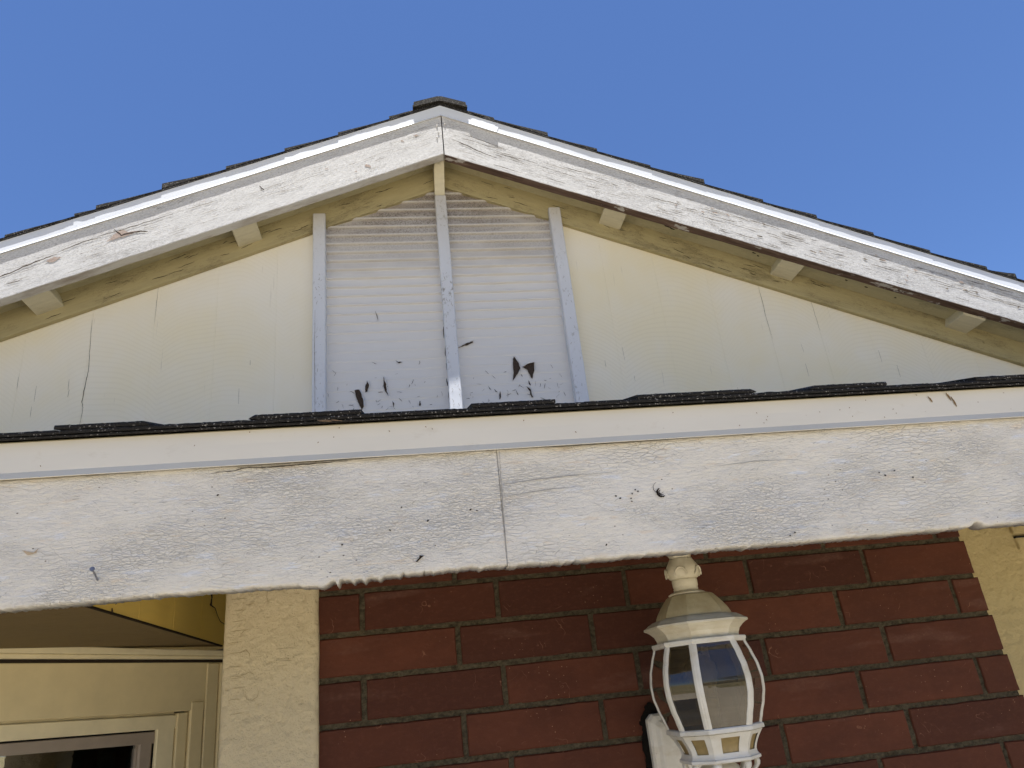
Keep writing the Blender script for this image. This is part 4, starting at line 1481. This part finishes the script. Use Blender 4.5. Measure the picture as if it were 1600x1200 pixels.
prof = []
for (z, r_) in ((.1716, .0235), (.1740, .0268), (.1780, .0295), (.1830, .0308), (.1880, .0308), (.1930, .0295), (.1980, .0272), (.2030, .0245), (.2080, .0222), (.2110, .0212)):
    prof.append((r_, z))
round_solid(mb, prof, 60, 1, lobe)
prof = [(.0208, .2110), (.0202, .2135), (.0206, .2165), (.0222, .2195), (.0235, .2220), (.0225, .2275), (.0150, .2275)]
round_solid(mb, prof, 60, 1, crown)
fin = build('finial', mb, [M_corn], lan, smooth=True)
mb = MB()
for q in range(5):                                # raised loops of the leaves on the bulb
    mb = MB()
    ta = 2 * math.pi * (q + .5) / 5 - math.pi / 2 + .15
    pts = []
    for i in range(11):
        s = math.pi * (i / 10)
        dz = .0125 * math.sin(s); dt = .36 * math.cos(s)
        z = .1765 + dz * 1.25
        rr = .0335 - .0060 * ((z - .184) / .02) ** 2
        pts.append((LX - .004 + rr * math.cos(ta + dt), LY + rr * math.sin(ta + dt), z))
    mb.tube(pts, .0019, 7)
    build('leaf_relief', mb, [M_corn], fin, smooth=True)

mb = MB()
oct_solid(mb, [(.034, .1432), (.0410, .1422), (.0455, .1395), (.0530, .1312), (.0605, .1220), (.0672, .1125), (.0712, .1045), (.0722, .1012), (.0745, .1006)])
build('dome', mb, [M_dome], lan)
mb = MB()
oct_solid(mb, [(.0752, .1008), (.0800, .0998), (.0880, .0955), (.0940, .0915), (.0985, .0895), (.0990, .0860), (.0970, .0848), (.0945, .0840), (.0880, .0800), (.0810, .0735), (.0775, .0660), (.0765, .0590)])
build('cornice', mb, [M_corn], lan)
mb = MB()
oct_solid(mb, [(.0700, .0600), (.0870, .0602), (.0885, .0590), (.0885, .0545), (.0872, .0535), (.0872, .0512), (.0800, .0510)])
build('upper_band', mb, [M_lamp], lan)


def globe_r(t):                                   # t 0 top .. 1 bottom
    z = .0510 - .1370 * t
    pts = [(0, .0855), (.15, .0935), (.3, .1000), (.45, .1030), (.6, .1020), (.75, .0965), (.9, .0885), (1, .0835)]
    for (a, ra), (b, rb) in zip(pts[:-1], pts[1:]):
        if a <= t <= b:
            u = (t - a) / (b - a)
            return ra + (rb - ra) * (u * u * (3 - 2 * u) * .35 + u * .65), z
    return pts[-1][1], z


# ribs at the eight corners, panes between them
for k in range(8):
    mb = MB()
    rings = []
    for i in range(25):
        r, z = globe_r(i / 24)
        cx, cy = corner(k, r + .0012)
        a0 = Vector(corner(k, r)) ; an = Vector(corner(k + 1, r)); ap = Vector(corner(k - 1, r))
        d1 = (an - a0).normalized(); d0 = (ap - a0).normalized()
        c_ = Vector((cx, cy)); out = (Vector((cx, cy)) - Vector((LX, LY))).normalized()
        w = .0072
        ring = [c_ + d0 * w, c_ + d0 * w + out * .0004, c_ + d0 * w * .35 + out * .0008, c_ + out * -.0006, c_ + d1 * w * .35 + out * .0008, c_ + d1 * w + out * .0004, c_ + d1 * w, c_ + d1 * w - out * .0030, c_ - out * .0035, c_ + d0 * w - out * .0030]
        rings.append([(p.x, p.y, z) for p in ring])
    mb.loops(rings)
    build('rib', mb, [M_lamp], lan, smooth=False)
    mb = MB()
    n = len(mb.v)
    nn = 24
    for i in range(nn + 1):
        r, z = globe_r(i / nn)
        a0 = Vector(corner(k, r)); an = Vector(corner(k + 1, r))
        for j in range(7):
            p = a0.lerp(an, j / 6)
            mb.v.append(Vector((p.x, p.y, z)))
    for i in range(nn):
        for j in range(6):
            a = i * 7 + j
            mb.face([a, a + 1, a + 8, a + 7])
    build('glass_pane', mb, [M_lglass], lan, smooth=True, fix=False)

mb = MB()
oct_solid(mb, [(.070, -.0855), (.0850, -.0855), (.0865, -.0865), (.0875, -.0875), (.0878, -.0930), (.0868, -.0940), (.0835, -.0945), (.078, -.0950)])
build('lower_band', mb, [M_lamp], lan)
# flared skirt with a window cut in each face
for k in range(8):
    mb = MB()
    wide = (k % 2 == 0)
    rows = 12
    cols = 9

    def P(u, t):
        z = -.0950 - .0390 * t
        r = .0835 - .0175 * math.sin(t * math.pi / 2 * 1.05) ** 1.0 + .004 * max(0, t - .85) / .15
        a0 = Vector(corner(k, r)); an = Vector(corner(k + 1, r))
        p = a0.lerp(an, u)
        return Vector((p.x, p.y, z))
    us = [0, .09, .26 if wide else .24, .42, .5, .58, .74 if wide else .76, .91, 1]
    ts = [0, .08, .16, .3, .44, .58, .70, .78, .9, 1]
    for t in ts:
        for u in us: mb.v.append(P(u, t))
    for i in range(len(ts) - 1):
        for j in range(len(us) - 1):
            if 2 <= j <= 5 and 2 <= i <= 6: continue
            a = i * len(us) + j
            mb.face([a, a + 1, a + len(us) + 1, a + len(us)])
    # thickness of the opening
    build('skirt', mb, [M_lamp], lan, smooth=True)
    mb = MB()
    n = 0
    for t in (.14, .3, .44, .58, .72, .80):
        for u in (us[2] - .02, .5, us[6] + .02):
            p = P(u, t); q = Vector((LX, LY, p.z)); mb.v.append(p + (q - p).normalized() * .0022)
    for i in range(5):
        for j in range(2):
            a = i * 3 + j; mb.face([a, a + 1, a + 4, a + 3])
    build('amber_pane', mb, [M_amber], lan, smooth=True)
mb = MB()
oct_solid(mb, [(.060, -.1325), (.0690, -.1330), (.0720, -.1350), (.0720, -.1390), (.0690, -.1405), (.055, -.1405), (.050, -.1380)])
build('bottom_rim', mb, [M_lamp], lan)
# scroll feet and pendant under the rim
for k in range(8):
    mb = MB()
    cx, cy = corner(k, .060)
    out = (Vector((cx, cy)) - Vector((LX, LY))).normalized(); sidev = Vector((-out.y, out.x))
    rings = []
    for i in range(9):
        t = i / 8; z = -.1400 - .040 * t; rr = .002 - .030 * t ** 1.5 + .004 * math.sin(t * 6)
        c_ = Vector((cx, cy)) + out * rr; w = .0085 * (1 - .35 * t)
        rings.append([(*(c_ + sidev * w), z), (*(c_ + out * .005), z), (*(c_ - sidev * w), z), (*(c_ - out * .005), z)])
    mb.loops(rings)
    build('scroll_foot', mb, [M_lamp], lan, smooth=True)
mb = MB()
round_solid(mb, [(.020, -.14), (.034, -.150), (.036, -.165), (.028, -.180), (.018, -.195), (.012, -.215), (.014, -.225), (.004, -.235)])
build('pendant', mb, [M_lamp], lan, smooth=True)
# lamp holder and candle bulb inside
mb = MB()
round_solid(mb, [(.016, -.132), (.016, -.060), (.020, -.058), (.020, -.040), (.014, -.038)])
build('lamp_holder', mb, [plain('ivory_sleeve', (.48, .42, .30), .6)], lan, smooth=True)
mb = MB()
round_solid(mb, [(.012, -.038), (.022, -.020), (.029, .000), (.027, .018), (.016, .032), (.004, .037)])
build('bulb', mb, [plain('frosted_bulb', (.55, .53, .47), .3, .5)], lan, smooth=True)
# back plate and arm
mb = MB()
px0, px1 = .4425, .5885
pz0_, pz1_ = -.350, -.062
rings = []
for (ins, y) in ((0, 1.5935), (0, 1.580), (.004, 1.5745), (.012, 1.5715), (.018, 1.5660), (.022, 1.5645)):
    pts = []
    for (sx, sz) in ((-1, -1), (1, -1), (1, 1), (-1, 1)):
        cx = (px0 + px1) / 2; hw = (px1 - px0) / 2 - ins; cz = (pz0_ + pz1_) / 2; hh = (pz1_ - pz0_) / 2 - ins
        c = .010 if ins < .01 else .007
        if sx * sz > 0: pts += [(cx + sx * hw, y, cz + sz * (hh - c)), (cx + sx * (hw - c), y, cz + sz * hh)]
        else: pts += [(cx + sx * (hw - c), y, cz + sz * hh), (cx + sx * hw, y, cz + sz * (hh - c))]
    rings.append(pts)
mb.loops(rings)
bpz = build('back_plate', mb, [M_lamp], lan)
mb = MB()
for (x, z) in ((.4805, -.098), (.551, -.098), (.4805, -.315), (.551, -.315)):
    mb = MB()
    mb.tube([(x, 1.5700, z), (x, 1.5615, z)], .0042, 12)
    build('screw', mb, [M_nail], bpz, smooth=False)
mb = MB()
mb.tube([(LX, 1.566, -.20), (LX, 1.54, -.225), (LX, 1.50, -.245), (LX, 1.45, -.248), (LX, 1.415, -.238), (LX - .004, 1.402, -.222)], [.016, .013, .011, .011, .012, .013], 14)
build('arm', mb, [M_lamp], lan, smooth=True)
# gap of crumbled dark caulk round the plate
mb = MB()
pts = [(.4440, -.30), (.4330, -.26), (.4310, -.20), (.4330, -.15), (.4290, -.12), (.4350, -.092), (.4310, -.075), (.4400, -.062), (.4460, -.050), (.4560, -.040), (.4700, -.046), (.4850, -.056), (.55, -.055), (.595, -.058), (.596, -.30)]
n = len(mb.v)
P2 = []
for i in range(len(pts)):
    a = pts[i]; b = pts[(i + 1) % len(pts)]
    for q in range(5):
        t = q / 5; x = a[0] * (1 - t) + b[0] * t; z = a[1] * (1 - t) + b[1] * t
        P2.append((x + .004 * nz(x * 200, z * 200), z + .004 * nz(x * 200, z * 200, 5)))
mb.prism(P2, 1.5945, 1.5985, 0)
build('dark_caulk', mb, [plain('crumbled_black_caulk', (.012, .010, .008), .95, .1, 200, .5, 1.0)], lan)

# ------------------------------------------------------------------ small loose things
mb = MB()
p0 = Vector((-.4600, 1.1565, .2150)); p1 = Vector((-.4570, 1.1260, .2260))
mb.tube([p0, p0.lerp(p1, .5), p1], [.0013, .0013, .0013], 10)
d = (p1 - p0).normalized()
mb.tube([p1 - d * .0004, p1 + d * .0010], .0034, 14)
nl = build('nail', mb, [M_nail], None, Matrix.Identity(4), smooth=False)
tag(nl, 'bent steel nail sticking out of the white porch beam above the window recess', 'nail')

# dark chip lodged in the beam's paint
mb = MB()
for pts in ([(-.0005, .2035), (.0020, .2032), (.0105, .2105), (.0065, .2100)], [(.0050, .2080), (.0125, .2112), (.0080, .2122), (.0060, .2130)]):
    n = len(mb.v)
    for y in (1.1515, 1.1535):
        for (x, z) in pts: mb.v.append(Vector((x, y + .001 * nz(x * 900, z * 900), z)))
    mb.face([n, n + 1, n + 2, n + 3]); mb.face([n + 7, n + 6, n + 5, n + 4])
    for i in range(4): mb.face([n + i, n + 4 + i, n + 4 + (i + 1) % 4, n + (i + 1) % 4])
tag(build('bark_chip', mb, [M_crack]), 'tiny dark chip stuck low on the white porch beam above the brick', 'chip')

# dry strands hanging from the recess's siding
mb = MB()
mb.tube([(XS + .002, 1.991, .330), (XS + .006, 1.990, .305), (XS + .004, 1.988, .286), (XS + .008, 2.018, .281), (XS + .006, 2.053, .267), (XS + .004, 2.094, .256), (XS + .002, 2.15, .255)], [.0022, .0016, .0020, .0012, .0010, .0010, .0008], 6)
mb.tube([(XS + .002, 1.985, .322), (XS + .008, 1.982, .300), (XS + .007, 1.988, .283)], [.0008, .0010, .0012], 6)
tag(build('dry_tendril', mb, [M_wood], smooth=True), 'thin dark tendril curling down the yellow siding beside the stucco column', 'tendril', 'dry tendrils on the yellow siding')
mb = MB()
mb.tube([(XS + .002, 1.403, .232), (XS + .004, 1.396, .222), (XS + .003, 1.385, .214)], [.0020, .0016, .0006], 6)
mb.tube([(XS + .002, 1.374, .206), (XS + .004, 1.371, .200)], [.0010, .0014], 6)
tag(build('dry_tendril', mb, [M_wood], smooth=True), 'short dark tendril under the beam at the left end of the yellow siding', 'tendril', 'dry tendrils on the yellow siding')

# wisp of straw caught under the eave shingles
mb = MB()
rnd = random.Random(3)
for q in range(5):
    x = -.135 + rnd.uniform(-.012, .012)
    mb.tube([(x, 1.1335, .4375), (x + rnd.uniform(.004, .012), 1.130, .4360 - rnd.uniform(0, .002)), (x + rnd.uniform(.012, .022), 1.1320, .4350 - rnd.uniform(0, .003))], .00045, 5)
tag(build('straw_wisp', mb, [plain('dry_straw', (.26, .18, .11), .9)]), 'wisp of dry straw caught under the porch shingles left of the middle batten', 'straw')
